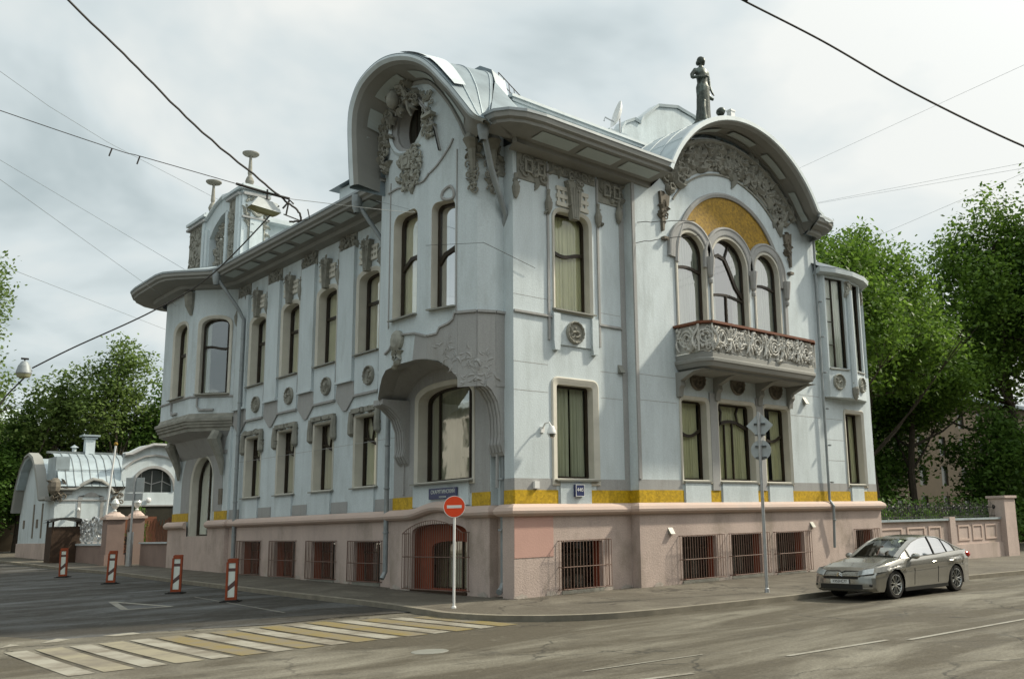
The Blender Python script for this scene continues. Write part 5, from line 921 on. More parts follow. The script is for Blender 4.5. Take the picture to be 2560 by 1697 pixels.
for i in range(20): relief(m, F((0, .3), (1, 0), (0, -1)), lambda a, b: (18 + i * .58 + a * .3, 1.95 + b * .3), 2, .16, .02, 's', i)
m.build('iron_railing', 'iron', fe)
m = MB(); m.box((29.9, .2, .9), (1.2, .8, 3.4)); m.box((29.9, .2, 2.62), (1.35, .95, .12)); m.box((24.2, .1, .8), (.5, .3, 1.9)); m.build('pier', 'pink', fe)
# ================================================================ LEFT: walls, pillars, lodge
w1 = empty('garden_wall', (0, 0, 0)); tag(w1, 'low pink wall with rust brown railing between the mansion and the gate', 'wall')
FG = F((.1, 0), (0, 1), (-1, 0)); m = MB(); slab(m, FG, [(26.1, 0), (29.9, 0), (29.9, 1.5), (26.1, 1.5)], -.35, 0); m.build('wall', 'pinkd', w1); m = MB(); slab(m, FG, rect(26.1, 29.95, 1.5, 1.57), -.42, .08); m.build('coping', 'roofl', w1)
m = MB()
for i in range(34): y = 26.15 + i * .11; m.tube([(.3, y, 1.55), (.3, y, 2.5 + .2 * math.sin(i * .35))], .014, 4)
for i in range(9): m.tube([(.3, 26.3 + i * .42, 1.6), (.3, 26.5 + i * .42, 2.1), (.3, 26.3 + i * .42, 2.6)], .02, 4)
m.build('railing', 'rust', w1)
def pillar(x, y, h, lab, w=.8):
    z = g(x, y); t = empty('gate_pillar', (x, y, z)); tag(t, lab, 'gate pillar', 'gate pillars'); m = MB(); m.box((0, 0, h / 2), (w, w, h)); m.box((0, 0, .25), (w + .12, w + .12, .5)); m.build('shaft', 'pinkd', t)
    m = MB(); m.box((0, 0, h + .06), (w + .2, w + .2, .12)); m.lathe((0, 0, h + .1), (0, 0, 1), [(w * .62, 0), (w * .55, .1), (w * .35, .2), (w * .3, .26), (.001, .28)], 16); m.build('cap', 'pinkl', t)
    m = MB(); m.lathe((0, 0, h + .34), (0, 0, 1), [(.05, 0), (.1, .08), (.05, .16), (.16, .3), (.2, .45), (.12, .62), (.03, .7), (.001, .8)], 10); m.build('lantern', 'glassy', t, True); return t
M['glassy'] = mat('milky_lantern_glass', (.55, .57, .55), .25, .15, 6, spec=.6)
pillar(-.75, 31.3, 2.2, 'pink gate pillar with lantern and pale cap, with the white flagpole rising behind it'); pillar(.35, 31.6, 2.25, 'pink gate pillar behind the square sign back, nearer the mansion', .62)
fp_ = empty('flagpole', (-.35, 33.5, .5)); tag(fp_, 'thin white flagpole with a golden ball, leaning slightly above the gate pillar', 'flagpole'); m = MB(); m.tube([(-.35, 0, .0), (.05, 0, 6.05)], .05, 8); m.build('pole', 'white', fp_); m = MB(); m.ell((.055, 0, 6.12), (.1, .1, .1), 10, 8); m.build('ball_finial', 'gold', fp_, True)
sq = empty('square_sign_post', (-.5, 29.5, g(0, 29.5))); tag(sq, 'thick grey post with square sign boards seen from behind, by the gate', 'sign post'); m = MB(); m.tube([(0, 0, 0), (0, 0, 1.6)], .14, 10); m.tube([(0, 0, 1.6), (.05, 0, 4.3)], .05, 8); m.build('post', 'steel', sq)
FSq = F((0, 0), (.8, -.6), (.6, .8)); m = MB(); slab(m, FSq, rect(-.42, .42, 3.1, 3.45), .05, .08); slab(m, FSq, rect(-.38, .46, 3.5, 4.2), .05, .08); m.poly([FSq(u, z, .05) for u, z in rect(-.42, .42, 3.1, 3.45)]); m.poly([FSq(u, z, .05) for u, z in rect(-.38, .46, 3.5, 4.2)]); m.build('board', 'signback', sq)
rw = empty('railing_wall', (0, 0, 0)); tag(rw, 'low pink wall with pale wrought iron scrolls between the dark booth and the gate pillar', 'wall')
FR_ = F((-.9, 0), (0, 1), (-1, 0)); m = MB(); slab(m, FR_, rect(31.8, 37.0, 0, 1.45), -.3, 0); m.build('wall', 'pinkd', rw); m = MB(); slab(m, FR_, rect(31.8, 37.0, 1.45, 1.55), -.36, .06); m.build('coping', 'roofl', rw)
m = MB(); relief(m, F((-.75, 0), (0, 1), (-1, 0)), lambda a, b: (32.0 + a * 4.8, 1.7 + b * 1.0), 70, .32, .02, 's', 5)
for i in range(22): y = 31.9 + i * .23; m.tube([(-.75, y, 1.5), (-.75, y, 2.75)], .02, 4)
m.tube([(-.75, 31.8, 2.4), (-.75, 37, 2.4)], .025, 4); m.build('iron_scrollwork', 'steel', rw)
gt = empty('iron_gate', (0, 0, 0)); tag(gt, 'dark wrought iron gate leaf with pale scrolls between the gate pillars', 'gate'); m = MB()
for i in range(9): x = -.35 + i * .12 - .0; m.tube([(x, 31.5, .55), (x, 31.5, 2.2)], .015, 4)
relief(m, F((0, 31.5), (1, 0), (0, -1)), lambda a, b: (-.3 + a * .4, .7 + b * 1.2), 12, .2, .02, 's', 9); m.build('gate_leaf', 'iron', gt)
# booth
kb = empty('guard_booth', (-1.3, 37.6, g(0, 37.6))); tag(kb, 'dark brown guard booth with a sagging dark canopy roof in front of the lodge', 'booth')
m = MB(); m.box((-.05, 0, .75), (1.5, 1.2, 1.5)); m.box((-.05, 0, 1.62), (1.45, 1.15, .5)); m.build('body', 'wood', kb)
m = MB()
for x in (-.75, .65):
    for y in (-.55, .55): m.tube([(x, y, 1.5), (x, y, 2.2)], .05, 6)
m.build('corner_post', 'wood', kb); m = MB(); A = [(-.95, z) for z in (2.05,)]; prof_ = [(-.95, 2.2), (-.5, 2.33), (0.1, 2.36), (.6, 2.25), (.95, 1.95)]; m.strip([(x, -.8, z) for x, z in prof_], [(x, .8, z) for x, z in prof_]); m.strip([(x, -.8, z - .12) for x, z in prof_], [(x, .8, z - .12) for x, z in prof_]); m.strip([(x, -.8, z) for x, z in prof_], [(x, -.8, z - .12) for x, z in prof_]); m.build('canopy_roof', 'iron', kb)
# lodge
lg = empty('gate_lodge', (0, 0, 0)); tag(lg, 'pale blue gate lodge with barrel metal roof, arched gables and a wide arched window', 'lodge')
Y = 41.0; X0 = -1.15; FL1 = F((0, Y), (1, 0), (0, -1)); k = 1.0
def at41(x38, z38, x43, z43): return (x38 * .4 + x43 * .6, z38 * .4 + z43 * .6)
bigA = O(2.85, 5.15, 4.45, 5.95, 'arch'); bigA['k'] = 'seg'; bigA['h'] = 1.3
m = MB(); wall(m, FL1, [(X0, .5), (8, .5), (8, 6.9), (5.2, 6.9), (4.9, 7.15), (4.4, 7.35), (3.8, 7.35), (3.1, 7.2), (2.5, 6.85), (2.2, 6.8), (2.2, 5.2), (1.85, 4.6), (1.6, 4.9), (1.1, 5.2), (.7, 5.25), (.2, 5.05), (-.2, 4.7), (X0, 4.7)], [loop(bigA)], .4); 
FG1 = F((X0, 0), (0, 1), (-1, 0)); gb_ = [(Y, .5), (50, .5), (50, 4.6)] + [(45.6 + 4.4 * math.cos(R(a)), 4.6 + 3.0 * math.sin(R(a))) for a in range(0, 181, 9)][1:-1][:0]
gb_ = [(Y, .5), (49.2, .5), (49.0, 3.5), (48.5, 5.0), (47.7, 6.1), (46.7, 6.75), (45.7, 6.9), (44.7, 6.6), (43.7, 5.8), (42.9, 4.8), (42.4, 4.1), (Y, 4.1)]; wall(m, FG1, gb_, [], .2); m.build('wall', 'blue', lg)
m = MB(); slab(m, FG1, [(Y - .02, .3), (49.2, .3), (49.2, 1.6), (Y - .02, 1.6)], 0, .06); slab(m, FL1, rect(X0 - .06, 1.6, .3, 1.6), 0, .06); m.build('plinth', 'pink', lg)
m = MB(); sweep_arch(m, FG1, gb_[2:], [(-.06, 0), (-.06, .5), (-.16, .55), (-.2, .5), (-.2, -.3)] if 0 else [(0.1, 0), (.1, .5), (-.05, .55), (-.12, .45), (-.12, 0)]); m.build('gable_hood', 'soff', lg, True)
m = MB(); sweep_arch(m, FG1, [(u, z) for u, z in gb_[3:10]], [(-.13, .5), (-.24, .45), (-.24, -1.6), (-.13, -1.6)]); m.build('gable_roof_band', 'roof', lg)
# barrel roof of the wing facing the gate
rp_ = [(X0 + .2, Y - .25, 4.75)]; m = MB(); prr = [(-.3, 4.78), (.1, 5.2), (.5, 5.85), (1.0, 6.4), (1.7, 6.75), (2.6, 6.85)]; m.strip([(X0 + .1, Y + y, z) for y, z in prr], [(2.6, Y + y, z) for y, z in prr]); m.build('roof', 'roof', lg, True)
m = MB()
for i in range(9): x = X0 + .5 + i * .42; m.tube([(x, Y + y, z + .02) for y, z in prr], .022, 4)
m.tube([(X0 + .1, Y + .35, 5.75), (2.4, Y + .35, 5.75)], .02, 4); m.box(((X0 + 2.6) / 2, Y + 2.6, 6.9), (3.8, .3, .12)); m.build('roof_seam', 'thin', lg)
m = MB(); m.box((X0 + .35, Y + 1.3, 5.6), (.7, 1.8, 1.8)); m.build('roof_block', 'roof', lg)
m = MB(); sweep_arch(m, FL1, [(X0 - .1, 4.72), (-.25, 4.72), (.15, 5.0), (.65, 5.28), (1.15, 5.2), (1.65, 4.85), (1.9, 4.45)][::-1], [(0, 0), (0, .22), (-.1, .3), (-.16, .3), (-.2, .15), (-.2, 0)]); bar(m, FL1, [(X0, 4.42), (-.35, 4.42)], .16, 0, .14); m.build('eave', 'soff', lg)
m = MB(); sweep_arch(m, FL1, [(2.25, 6.75), (2.6, 6.8), (3.2, 7.15), (3.8, 7.4), (4.5, 7.4), (5.0, 7.15), (5.3, 6.9)][::-1], [(0, 0), (0, .3), (-.12, .36), (-.2, .3), (-.2, 0)]); sweep_arch(m, FL1, [(2.3, 5.9), (2.8, 6.35), (3.4, 6.65), (4.0, 6.75), (4.7, 6.65), (5.3, 6.35)][::-1], [(0, 0), (0, .12), (-.1, .12), (-.1, 0)])
sweep_arch(m, FL1, arc((4.0, 4.6), 1.32, 1.45, 0, 180, 20), [(0, 0), (0, .1), (-.16, .1), (-.16, 0)]); m.build('gable_moulding', 'gray', lg)
m = MB(); fillpoly(m, FL1, loop(bigA), -.35); m.build('arched_window', 'farglass', lg); m = MB()
for uu in (3.4, 4.0, 4.6): bar(m, FL1, [(uu, 4.45), (uu, 5.75)], .05, -.35, -.3)
bar(m, FL1, [(2.9, 4.9), (3.4, 5.15), (4.0, 4.95), (4.6, 5.15), (5.1, 4.9)], .05, -.35, -.29); m.build('glazing_bar', 'gray', lg)
m = MB(); slab(m, FL1, rect(1.95, 5.3, 3.62, 3.7), 0, .1); slab(m, FL1, [(X0 + .1, 3.95), (1.9, 3.95), (1.9, 4.03), (X0 + .1, 4.03)], 0, .06); m.build('string', 'gray', lg)
m = MB(); slab(m, FL1, rect(.0, 1.35, 1.7, 4.2), 0, .04, [arc((.68, 3.9), .5, .55, 0, 180, 12) + [(.18, 1.9), (1.18, 1.9)]]); m.build('blind_arch', 'gray', lg)
m = MB(); slab(m, FL1, rect(2.0, 6.5, .5, 3.62), 0, .03); m.build('dark_entry', 'room', lg); m = MB(); slab(m, FL1, rect(3.4, 4.3, .5, 3.0), .03, .06); slab(m, FL1, rect(2.2, 2.9, .5, 3.0), .03, .06); m.build('timber_door', 'rust', lg)
m = MB(); m.ell(FL1(3.75, 3.98, .12), (.16, .1, .16), 10, 8); m.build('globe_lamp', 'white', lg, True)
m = MB(); m.box((1.05, Y + 2.6, 7.3), (.5, .5, 1.1)); m.build('chimney', 'blue', lg); m = MB(); m.box((1.05, Y + 2.6, 7.95), (.95, .8, .1)); m.box((1.05, Y + 2.6, 7.8), (.7, .65, .08)); m.build('chimney_cap', 'roof', lg)
m = MB(); m.lathe((.25, Y + 2.6, 6.9), (0, 0, 1), [(.12, 0), (.12, .3), (.24, .32), (.001, .5)], 10); m.build('roof_vent', 'roofl', lg)
pieces('slit_window', 'ornd', lg, FG1, [(rect(43.4, 43.7, 1.9, 3.9), 0, .02), (rect(45.4, 45.7, 1.9, 3.9), 0, .02), (rect(44.4, 44.8, 2.5, 3.0), 0, .03), (rect(47.6, 48, 2.5, 3.0), 0, .03)])
m = MB(); m.ell((X0 - .1, Y - .1, 4.75), (.35, .35, .5), 8, 6); relief(m, FL1, lambda a, b: (X0 - .25 + a * .6, 4.0 + b * 1.1), 22, .22, .25, 'sl', 31); m.build('carved_corner', 'ornd', lg, True)
m = MB(); relief(m, FL1, lambda a, b: (1.75 + a * .5, 3.75 + b * 1.0), 24, .22, .2, 'sl', 32); m.build('carved_corner', 'ornd', lg, True)
m = MB(); m.box((-.0, Y - .2, 3.55), (.08, .25, .08)); m.ell((-.0, Y - .3, 3.45), (.09, .09, .1), 8, 6); tag(m.build('security_camera', 'white'), 'tiny white dome camera on the lodge wall above the dark booth', 'security camera')
# ================================================================ CAR
M['carp'] = mat('champagne_metallic', (.30, .29, .26), .22, .02, 4, metal=.65, spec=.6); n_ = M['carp'].node_tree.nodes['Principled BSDF']; n_.inputs['Coat Weight'].default_value = .6; n_.inputs['Coat Roughness'].default_value = .05
M['black'] = mat('black_plastic', (.02, .02, .018), .5, .1, 8); M['chrome'] = mat('bright_trim', (.6, .6, .58), .15, .02, 4, metal=1.); M['lampg'] = mat('headlight_lens', (.42, .43, .42), .08, .2, 12, metal=.5, spec=.8); M['redl'] = mat('tail_lamp', (.35, .02, .01), .2, .1, 9); M['rim'] = mat('alloy', (.42, .42, .40), .25, .1, 9, metal=.8)
car = empty('parked_car', (7.35, -6.72, 0)); tag(car, 'champagne silver fastback saloon car parked with two wheels by the kerb', 'car')
def ip(x, T): 
    for (a, b), (c, d) in zip(T, T[1:]):
        if x <= c: return b + (d - b) * max(0, (x - a)) / (c - a)
    return T[-1][1]
# local x runs front (-2.39) to rear (+2.39)
XW = (-1.40, 1.42); RW = .345
HW = [(-2.39, .62), (-2.3, .74), (-2.1, .84), (-1.7, .91), (-1.0, .925), (1.2, .925), (1.9, .90), (2.2, .84), (2.39, .72)]
ZT = [(-2.39, .60), (-2.3, .68), (-2.1, .76), (-1.7, .85), (-1.2, .93), (-.9, .96), (0, .985), (1.2, 1.03), (1.9, 1.06), (2.25, 1.06), (2.39, .98)]
def zb_(x):
    z = .2 if -2.2 < x < 2.2 else .26
    for w in XW:
        d = abs(x - w)
        if d < .40: z = max(z, .32 + math.sqrt(max(0, .40 ** 2 - d * d)))
    return z
xs_ = sorted(set([-2.39 + 4.78 * i / 70 for i in range(71)] + [w + .40 * math.cos(math.pi * i / 16) for w in XW for i in range(17)]))
m = MB(); 
for s in (-1, 1):
    rows = []
    for x in xs_:
        hw, zt, z0 = ip(x, HW), ip(x, ZT), zb_(x); r = []
        fl = .022 * sum(max(0, 1 - abs(x - w) / .55) for w in XW)
        for t in [i / 14 for i in range(15)]:
            z = z0 + (zt - z0) * t; tz = (z - .2) / (zt - .2); prof_ = 1 - .05 * (1 - tz) ** 2 - (.0 if tz < .72 else .09 * ((tz - .72) / .28) ** 1.8) - (.012 if .60 < tz < .66 else 0) + (.012 if .66 <= tz < .74 else 0)
            r.append((x, s * (hw * prof_ + fl * (1 if tz < .8 else 0)), z))
        # over the top to the centre
        y1 = abs(r[-1][1])
        for q_ in (.93, .8, .55, .25, 0): r.append((x, s * y1 * q_, zt + .035 * (1 - q_ ** 2) + (.012 if q_ == .8 else 0)))
        rows.append(r)
    for a, b in zip(rows, rows[1:]): m.strip(a, b)
    for e_ in (rows[0], rows[-1]): m.poly2(e_ + [(e_[0][0], 0, e_[0][2])])
m.build('body', 'carp', car, True)
# underside and wheel wells
m = MB(); m.box((0, 0, .26), (4.3, 1.5, .12)); 
for w in XW: m.box((w, 0, .5), (.84, 1.42, .5))
for s in (-1, 1): m.box((0, s * .86, .21), (2.0, .06, .09))
m.build('underbody', 'black', car)
# greenhouse
ZR = [(-.98, .97), (-.6, 1.17), (-.25, 1.33), (.1, 1.42), (.55, 1.455), (1.0, 1.42), (1.4, 1.32), (1.75, 1.19), (2.1, 1.08)]
YR = [(-.98, .74), (-.25, .66), (.5, .63), (1.2, .60), (1.75, .62), (2.1, .66)]
YB = [(-.98, .80), (-.5, .83), (.6, .84), (1.6, .80), (2.1, .70)]
gx = [-.98 + 3.08 * i / 44 for i in range(45)]
def sec(x, s): 
    zb0, zr, yr, yb = ip(x, ZT) - .01, ip(x, ZR), ip(x, YR), ip(x, YB); zr = max(zr, zb0 + .01); return [(x, s * yb, zb0), (x, s * (yb * .45 + yr * .55), zb0 + (zr - zb0) * .6), (x, s * yr, zr), (x, s * yr * .8, zr + .035), (x, s * yr * .4, zr + .05), (x, 0, zr + .055)]
roof = MB(); sgs = [MB(), MB()]; wg = MB(); rg = MB(); 
for s in (-1, 1):
    sg = sgs[s > 0]
    for x0, x1 in zip(gx, gx[1:]):
        a, b = sec(x0, s), sec(x1, s)
        if x0 < -.16:   # windscreen zone: the top strip is glass, edge is pillar
            wg.strip(a[3:], b[3:]); roof.strip(a[2:4], b[2:4])
            sg.strip(a[:3], b[:3]) if x0 > -.62 else roof.strip(a[:3], b[:3])
        elif x0 > 1.2: rg.strip(a[3:], b[3:]); roof.strip(a[2:4], b[2:4]); (sg if x0 < 1.62 else roof).strip(a[:3], b[:3])
        else: roof.strip(a[2:], b[2:]); (roof if (.44 < x0 < .53) else sg).strip(a[:3], b[:3])
roof.build('roof', 'carp', car, True); [q_.build('side_window', 'carglass', car, True) for q_ in sgs]; wg.build('windscreen', 'carglass', car, True); rg.build('rear_window', 'carglass', car, True)
m = MB()
for s in (-1, 1):
    for xx in (-.62, 1.62, .49, 1.18):
        a = sec(xx, s); m.tube([(p[0], p[1] * 1.004, p[2]) for p in a[:3]], .017 if xx != .49 else .025, 5)
    m.tube([(x, s * ip(x, YB) * 1.01, ip(x, ZT) + .0) for x in gx[6:38]], .012, 5)
m.build('window_trim', 'black', car)
for s in (-1, 1): m = MB(); m.tube([(x, s * ip(x, YR) * 1.01, ip(x, ZR) + .004) for x in gx], .014, 5); m.build('roof_rail', 'carp', car, True)
m = MB()
for y in (-.38, .38):
    m.box((.15, y, .85), (.12, .5, .5)); m.ell((.17, y, 1.2), (.06, .13, .1), 8, 6); m.box((1.1, y, .85), (.12, .5, .5))
m.box((-.75, 0, .93), (.5, 1.4, .1)); m.tube([(-.42, .38 + .18 * math.cos(t), 1.0 + .16 * math.sin(t)) for t in [i * .52 for i in range(13)]], .015, 5); m.build('seats', 'black', car)
# wheels
def wheel():
    e_ = empty('wheel'); t = MB(); t.lathe((0, .0, 0), (0, -1, 0), [(.235, -.1), (.31, -.105), (.338, -.08), (.345, -.03), (.345, .03), (.338, .08), (.31, .105), (.245, .1), (.235, .08)], 30); t.build('tyre', 'rubber', e_, True)
    r = MB(); r.lathe((0, 0, 0), (0, -1, 0), [(.245, .1), (.232, .105), (.222, .085), (.215, -.06)], 30)
    for k in range(9):
        a = k * 2 * math.pi / 9
        for da in (-.13, .13): r.tube([(.03 * math.cos(a), -.075, .03 * math.sin(a)), (.13 * math.cos(a + da * .5), -.082, .13 * math.sin(a + da * .5)), (.225 * math.cos(a + da), -.09, .225 * math.sin(a + da))], .011, 5)
    r.lathe((0, 0, 0), (0, -1, 0), [(.06, .06), (.055, .09), (.001, .095)], 14); r.build('rim', 'rim', e_, True)
    d = MB(); d.lathe((0, 0, 0), (0, -1, 0), [(.001, .0), (.16, .0), (.16, .02), (.001, .02)], 20); d.lathe((0, 0, 0), (0, -1, 0), [(.001, -.05), (.215, -.05)], 20); d.build('brake_disc', 'black', e_); return e_
w0 = wheel(); first = True
for xw in XW:
    for s in (-1, 1):
        w = w0 if first else copy_tree(w0); first = False; w.parent = car; w.location = (xw, s * .80, .345); w.rotation_euler = (0, 0, 0 if s < 0 else math.pi)
FC = F((-2.40, 0), (0, 1), (-1, 0))
def zx(y, z): return -2.39 + .42 * max(0, abs(y) - .45) ** 1.5 * 1.6
def front(m, l, th=.02, off=0.):
    A = [(zx(y, z) - off, y, z) for y, z in l]; B = [(zx(y, z) - off - th, y, z) for y, z in l]; m.poly(A); m.poly(B); m.strip(A, B, True)
m = MB(); front(m, [(-.86 + .0, .30), (.86, .30), (.9, .52), (.78, .64), (-.78, .64), (-.9, .52)][:0] or [(-.5, .5), (.5, .5), (.5, .58), (-.5, .58)]); 
m = MB()
ys = [-.88 + 1.76 * i / 24 for i in range(25)]; bx_ = lambda y: -2.40 + .9 * max(0, abs(y) - .35) ** 2.4
prof_ = [(.06, .22), (-.02, .27), (-.045, .34), (-.03, .44), (-.035, .52), (-.01, .60), (.05, .66)]
rows = [[(bx_(y) + dx, y * (1.02 if z < .5 else 1.0), z) for dx, z in prof_] for y in ys]
for a, b in zip(rows, rows[1:]): m.strip(a, b)
m.build('front_bumper', 'carp', car, True)
def patch(name, ma, y0, y1, z0, z1, off=.055, n=10, tz=None):
    m = MB(); Y_ = [y0 + (y1 - y0) * i / n for i in range(n + 1)]; m.strip([(bx_(y) - off, y, z0) for y in Y_], [(bx_(y) - off + (.0), y, z1 if tz is None else tz(y)) for y in Y_]); m.strip([(bx_(y) - off, y, z1 if tz is None else tz(y)) for y in Y_], [(bx_(y) + .05, y, z1 if tz is None else tz(y)) for y in Y_]); m.strip([(bx_(y) - off, y, z0) for y in Y_], [(bx_(y) + .05, y, z0) for y in Y_]); return m.build(name, ma, car)
patch('lower_grille', 'black', -.62, .62, .29, .40, .052); patch('upper_grille', 'black', -.50, .50, .525, .575, .05); patch('chrome_strip', 'chrome', -.55, .55, .592, .604, .052)
patch('bumper_lip', 'chrome', .62, .84, .30, .312, .05, 4); patch('bumper_lip', 'chrome', -.84, -.62, .30, .312, .05, 4)
for y in (-.76, .76): m = MB(); m.ell((bx_(y) - .02, y, .37), (.03, .09, .035), 8, 5); m.build('fog_lamp', 'black', car, True)
npl = patch('number_plate', 'white', -.27, .27, .415, .515, .062, 2); text_on(F((-2.40 - .0635, 0), (0, 1), (-1, 0)), 0, .465, 0.0, 'К955НС77', .095, 'black', car, .95, 'plate_lettering', True)
m = MB()
for dz in (0, .045): m.tube([(-2.452, -.075, .585 + dz), (-2.462, 0, .635 + dz), (-2.452, .075, .585 + dz)], .011, 5)
m.build('emblem', 'chrome', car)
for s in (-1, 1):   # headlights sweep back over the wing
    m = MB(); A = []; B = []
    for i in range(13):
        t = i / 12; y = s * (.50 + .39 * min(1, t * 1.5)); x = bx_(y) - .03 + (.0 if t < .6 else (t - .6) * 1.35) ; hw = ip(x, HW); 
        if t >= .5: y = s * min(abs(y), hw + .008) if x > -2.2 else y
        zt = .70 + .10 * t; A.append((x, y, .605 + .085 * t)); B.append((x + .10, y * .97, zt + .015))
    m.strip(A, B); m.strip([(p[0] - .006, p[1] * 1.012, p[2]) for p in A], [(p[0] - .004, p[1] * 1.012, p[2]) for p in B]); m.build('headlight', 'lampg', car, True)
    m = MB(); m.ell((-.62, s * 1.0, 1.0), (.09, .12, .075), 10, 6); m.tube([(-.62, s * .84, .95), (-.62, s * .95, .97)], .03, 6); m.build('door_mirror', 'carp', car, True)
    m = MB(); m.box((-.5, s * .915, 0.0), (.001, .001, .001)) if 0 else None
    yy = lambda x, z: s * (ip(x, HW) * .99 + .004)
    for x0 in (-.55, .55, 1.32): m.tube([(x0 + (.0 if z > .5 else -.02) - .05 * (x0 > 1) * (z - .6), s * (ip(x0, HW) * (1 - .05 * (1 - (z - .2) / .8) ** 2) + .003), z) for z in (.3, .5, .7)], .006, 4)
    m.build('door_gap', 'black', car)
    m = MB()
    for x0 in (.28, 1.12): m.tube([(x0, s * .925, .815), (x0 + .1, s * .94, .82), (x0 + .2, s * .925, .825)], .016, 6)
    m.build('door_handle', 'carp', car, True)
    m = MB(); m.tube([(-.9 + .1 * i, s * (ip(-.9 + .1 * i, HW) * .985 + .002), .72 + .006 * i) for i in range(30)], .007, 4); m.build('side_crease', 'carp', car)
    m = MB(); m.ell((2.2, s * .80, .93), (.16, .07, .09), 8, 6); m.build('tail_lamp', 'redl', car, True)
m = MB(); m.tube([(-2.28 + .0, -.5, .70), (-2.3, -.25, .705), (-2.32, -.09, .71), (-2.36, 0, .675), (-2.32, .09, .71), (-2.3, .25, .705), (-2.28, .5, .70)], .012, 5)
for s in (-1, 1): m.tube([(-2.25, s * .55, .73), (-1.8, s * .74, .84), (-1.3, s * .80, .915), (-1.0, s * .8, .955)], .006, 4)
m.build('bonnet_gap', 'black', car)
m = MB(); m.tube([(-1.0, -.6, .985), (-.85, 0, 1.03), (-.88, .1, 1.03)], .012, 5); m.tube([(-1.0, .1, 1.0), (-.88, .6, 1.02)], .012, 5); m.build('wiper', 'black', car)
car.rotation_euler = (0, 0, R(-3.5)); zc_ = rd(7.3, -6.7) 
car.location = (7.35, -6.78, zc_)
# ================================================================ STATUE
def figure():
    m = MB(); Zs = [(0, .30, .26), (.1, .29, .26), (.5, .25, .23), (.95, .24, .22), (1.25, .25, .21), (1.4, .2, .17), (1.52, .21, .17), (1.72, .25, .18), (1.86, .24, .15), (1.93, .1, .09), (2.02, .065, .07)]
    rows = []
    for z, rx, ry in Zs:
        off = .05 * math.sin(z * 1.6)
        rows.append([(off + rx * math.cos(a) * (1 + .07 * math.sin(7 * a) * (z < 1.3)), ry * math.sin(a) * (1 + .07 * math.sin(9 * a) * (z < 1.3)), z) for a in [i * 2 * math.pi / 22 for i in range(22)]])
    for a, b in zip(rows, rows[1:]): m.strip(a, b, True)
    m.poly2(rows[0]); m.poly2(rows[-1])
    m.ell((.06, -.03, 2.15), (.105, .12, .14), 12, 9); m.ell((.03, .04, 2.2), (.15, .15, .13), 12, 8); m.ell((-.06, .1, 2.12), (.08, .09, .09), 8, 6); m.ell((.15, .05, 2.13), (.06, .07, .09), 8, 6); m.ell((.06, -.15, 2.13), (.02, .03, .03), 6, 4)
    m.tube([(-.22, 0, 1.83), (-.4, -.02, 1.62), (-.42, -.08, 1.5)], [.085, .075, .06], 8); m.tube([(-.42, -.08, 1.5), (-.2, -.2, 1.52), (.05, -.24, 1.55)], [.06, .05, .045], 8); m.ell((.1, -.24, 1.56), (.08, .05, .05), 8, 6)
    m.tube([(.24, 0, 1.82), (.32, .02, 1.55), (.33, -.02, 1.3)], [.08, .065, .05], 8); m.tube([(.33, -.02, 1.3), (.38, -.1, 1.08), (.42, -.15, .98)], [.05, .04, .03], 7)
    m.tube([(.22, .1, 1.35), (.34, .08, 1.0), (.5, .02, .92)], [.06, .09, .05], 7); m.tube([(-.1, -.25, .05), (-.12, -.28, .45), (-.05, -.24, .75)], [.12, .08, .04], 7)
    m.box((0, 0, -.05), (.8, .7, .12)); return m
st_ = figure().build('statue', 'bronze', None, True); st_.location = (8.72, .3, 15.72); st_.scale = (.98, 1.0, 1.13); st_.rotation_euler = (0, 0, R(-20)); tag(st_, 'dark bronze statue of a draped woman standing on top of the arched roof hood', 'statue')
md = st_.modifiers.new('r', 'REMESH'); md.mode = 'VOXEL'; md.voxel_size = .022; md.use_smooth_shade = True
m = MB(); m.box((8.75, .3, 15.45), (.6, .5, .5)); m.build('statue_plinth', 'roofl', man)
m = MB(); m.ell((0, 0, .95), (.17, .16, .15), 12, 8); m.ell((.0, 0, .55), (.22, .18, .3), 10, 7); m.box((0, 0, .2), (.4, .4, .5)); m.ell((.02, -.02, 1.0), (.16, .17, .13), 10, 6); c_ = m.build('statue_child', 'bronze', None, True); c_.location = (9.72, .3, 15.55); c_.name = 'small_statue'; tag(c_, 'small dark bronze crouching figure whose round head shows over the hood beside the tall statue', 'statue')
m = MB(); m.box((0, 0, .5), (.22, .2, 1.0)); m.box((0, 0, 1.03), (.26, .24, .06)); c_ = m.build('vent_pipe', 'white'); c_.location = (10.2, .2, 15.62); tag(c_, 'small pale box vent on the hood right of the bronze figures', 'vent')
# ================================================================ WIRES AND LAMPS
CAMP = Vector((-15.10265, -19.68675, 1.9))
def wire(pts, r, lab, cat='cable', m_='cable', name='cable', sub=10, wob=0., group=None):
    P_ = smooth_path(pts, sub); rg_ = random.Random(len(lab))
    if wob: P_ = [p + Vector((rg_.uniform(-wob, wob), 0, rg_.uniform(-wob, wob))) for p in P_]
    m = MB(); m.tube(P_, r, 5); o = m.build(name, m_); tag(o, lab, cat, group); return o
wire([(-12.9, -9.5, 10.1), (-21, -3.1, 17.9), (-14.5, -2.6, 13.2), (-11.55, -2.33, 11.18), (-10.45, -2.22, 10.46), (-9.25, -2.17, 9.57), (-8.01, -2.29, 8.75), (-7.5, -2.37, 8.4), (-7.25, -2.41, 8.22), (-7.2, -2.4, 8.05), (-7.4, -2.35, 8.0)][1:], .022, 'thick twisted black cable sagging from the top left down to the hanging street lamp', 'cable', wob=.012, sub=8)
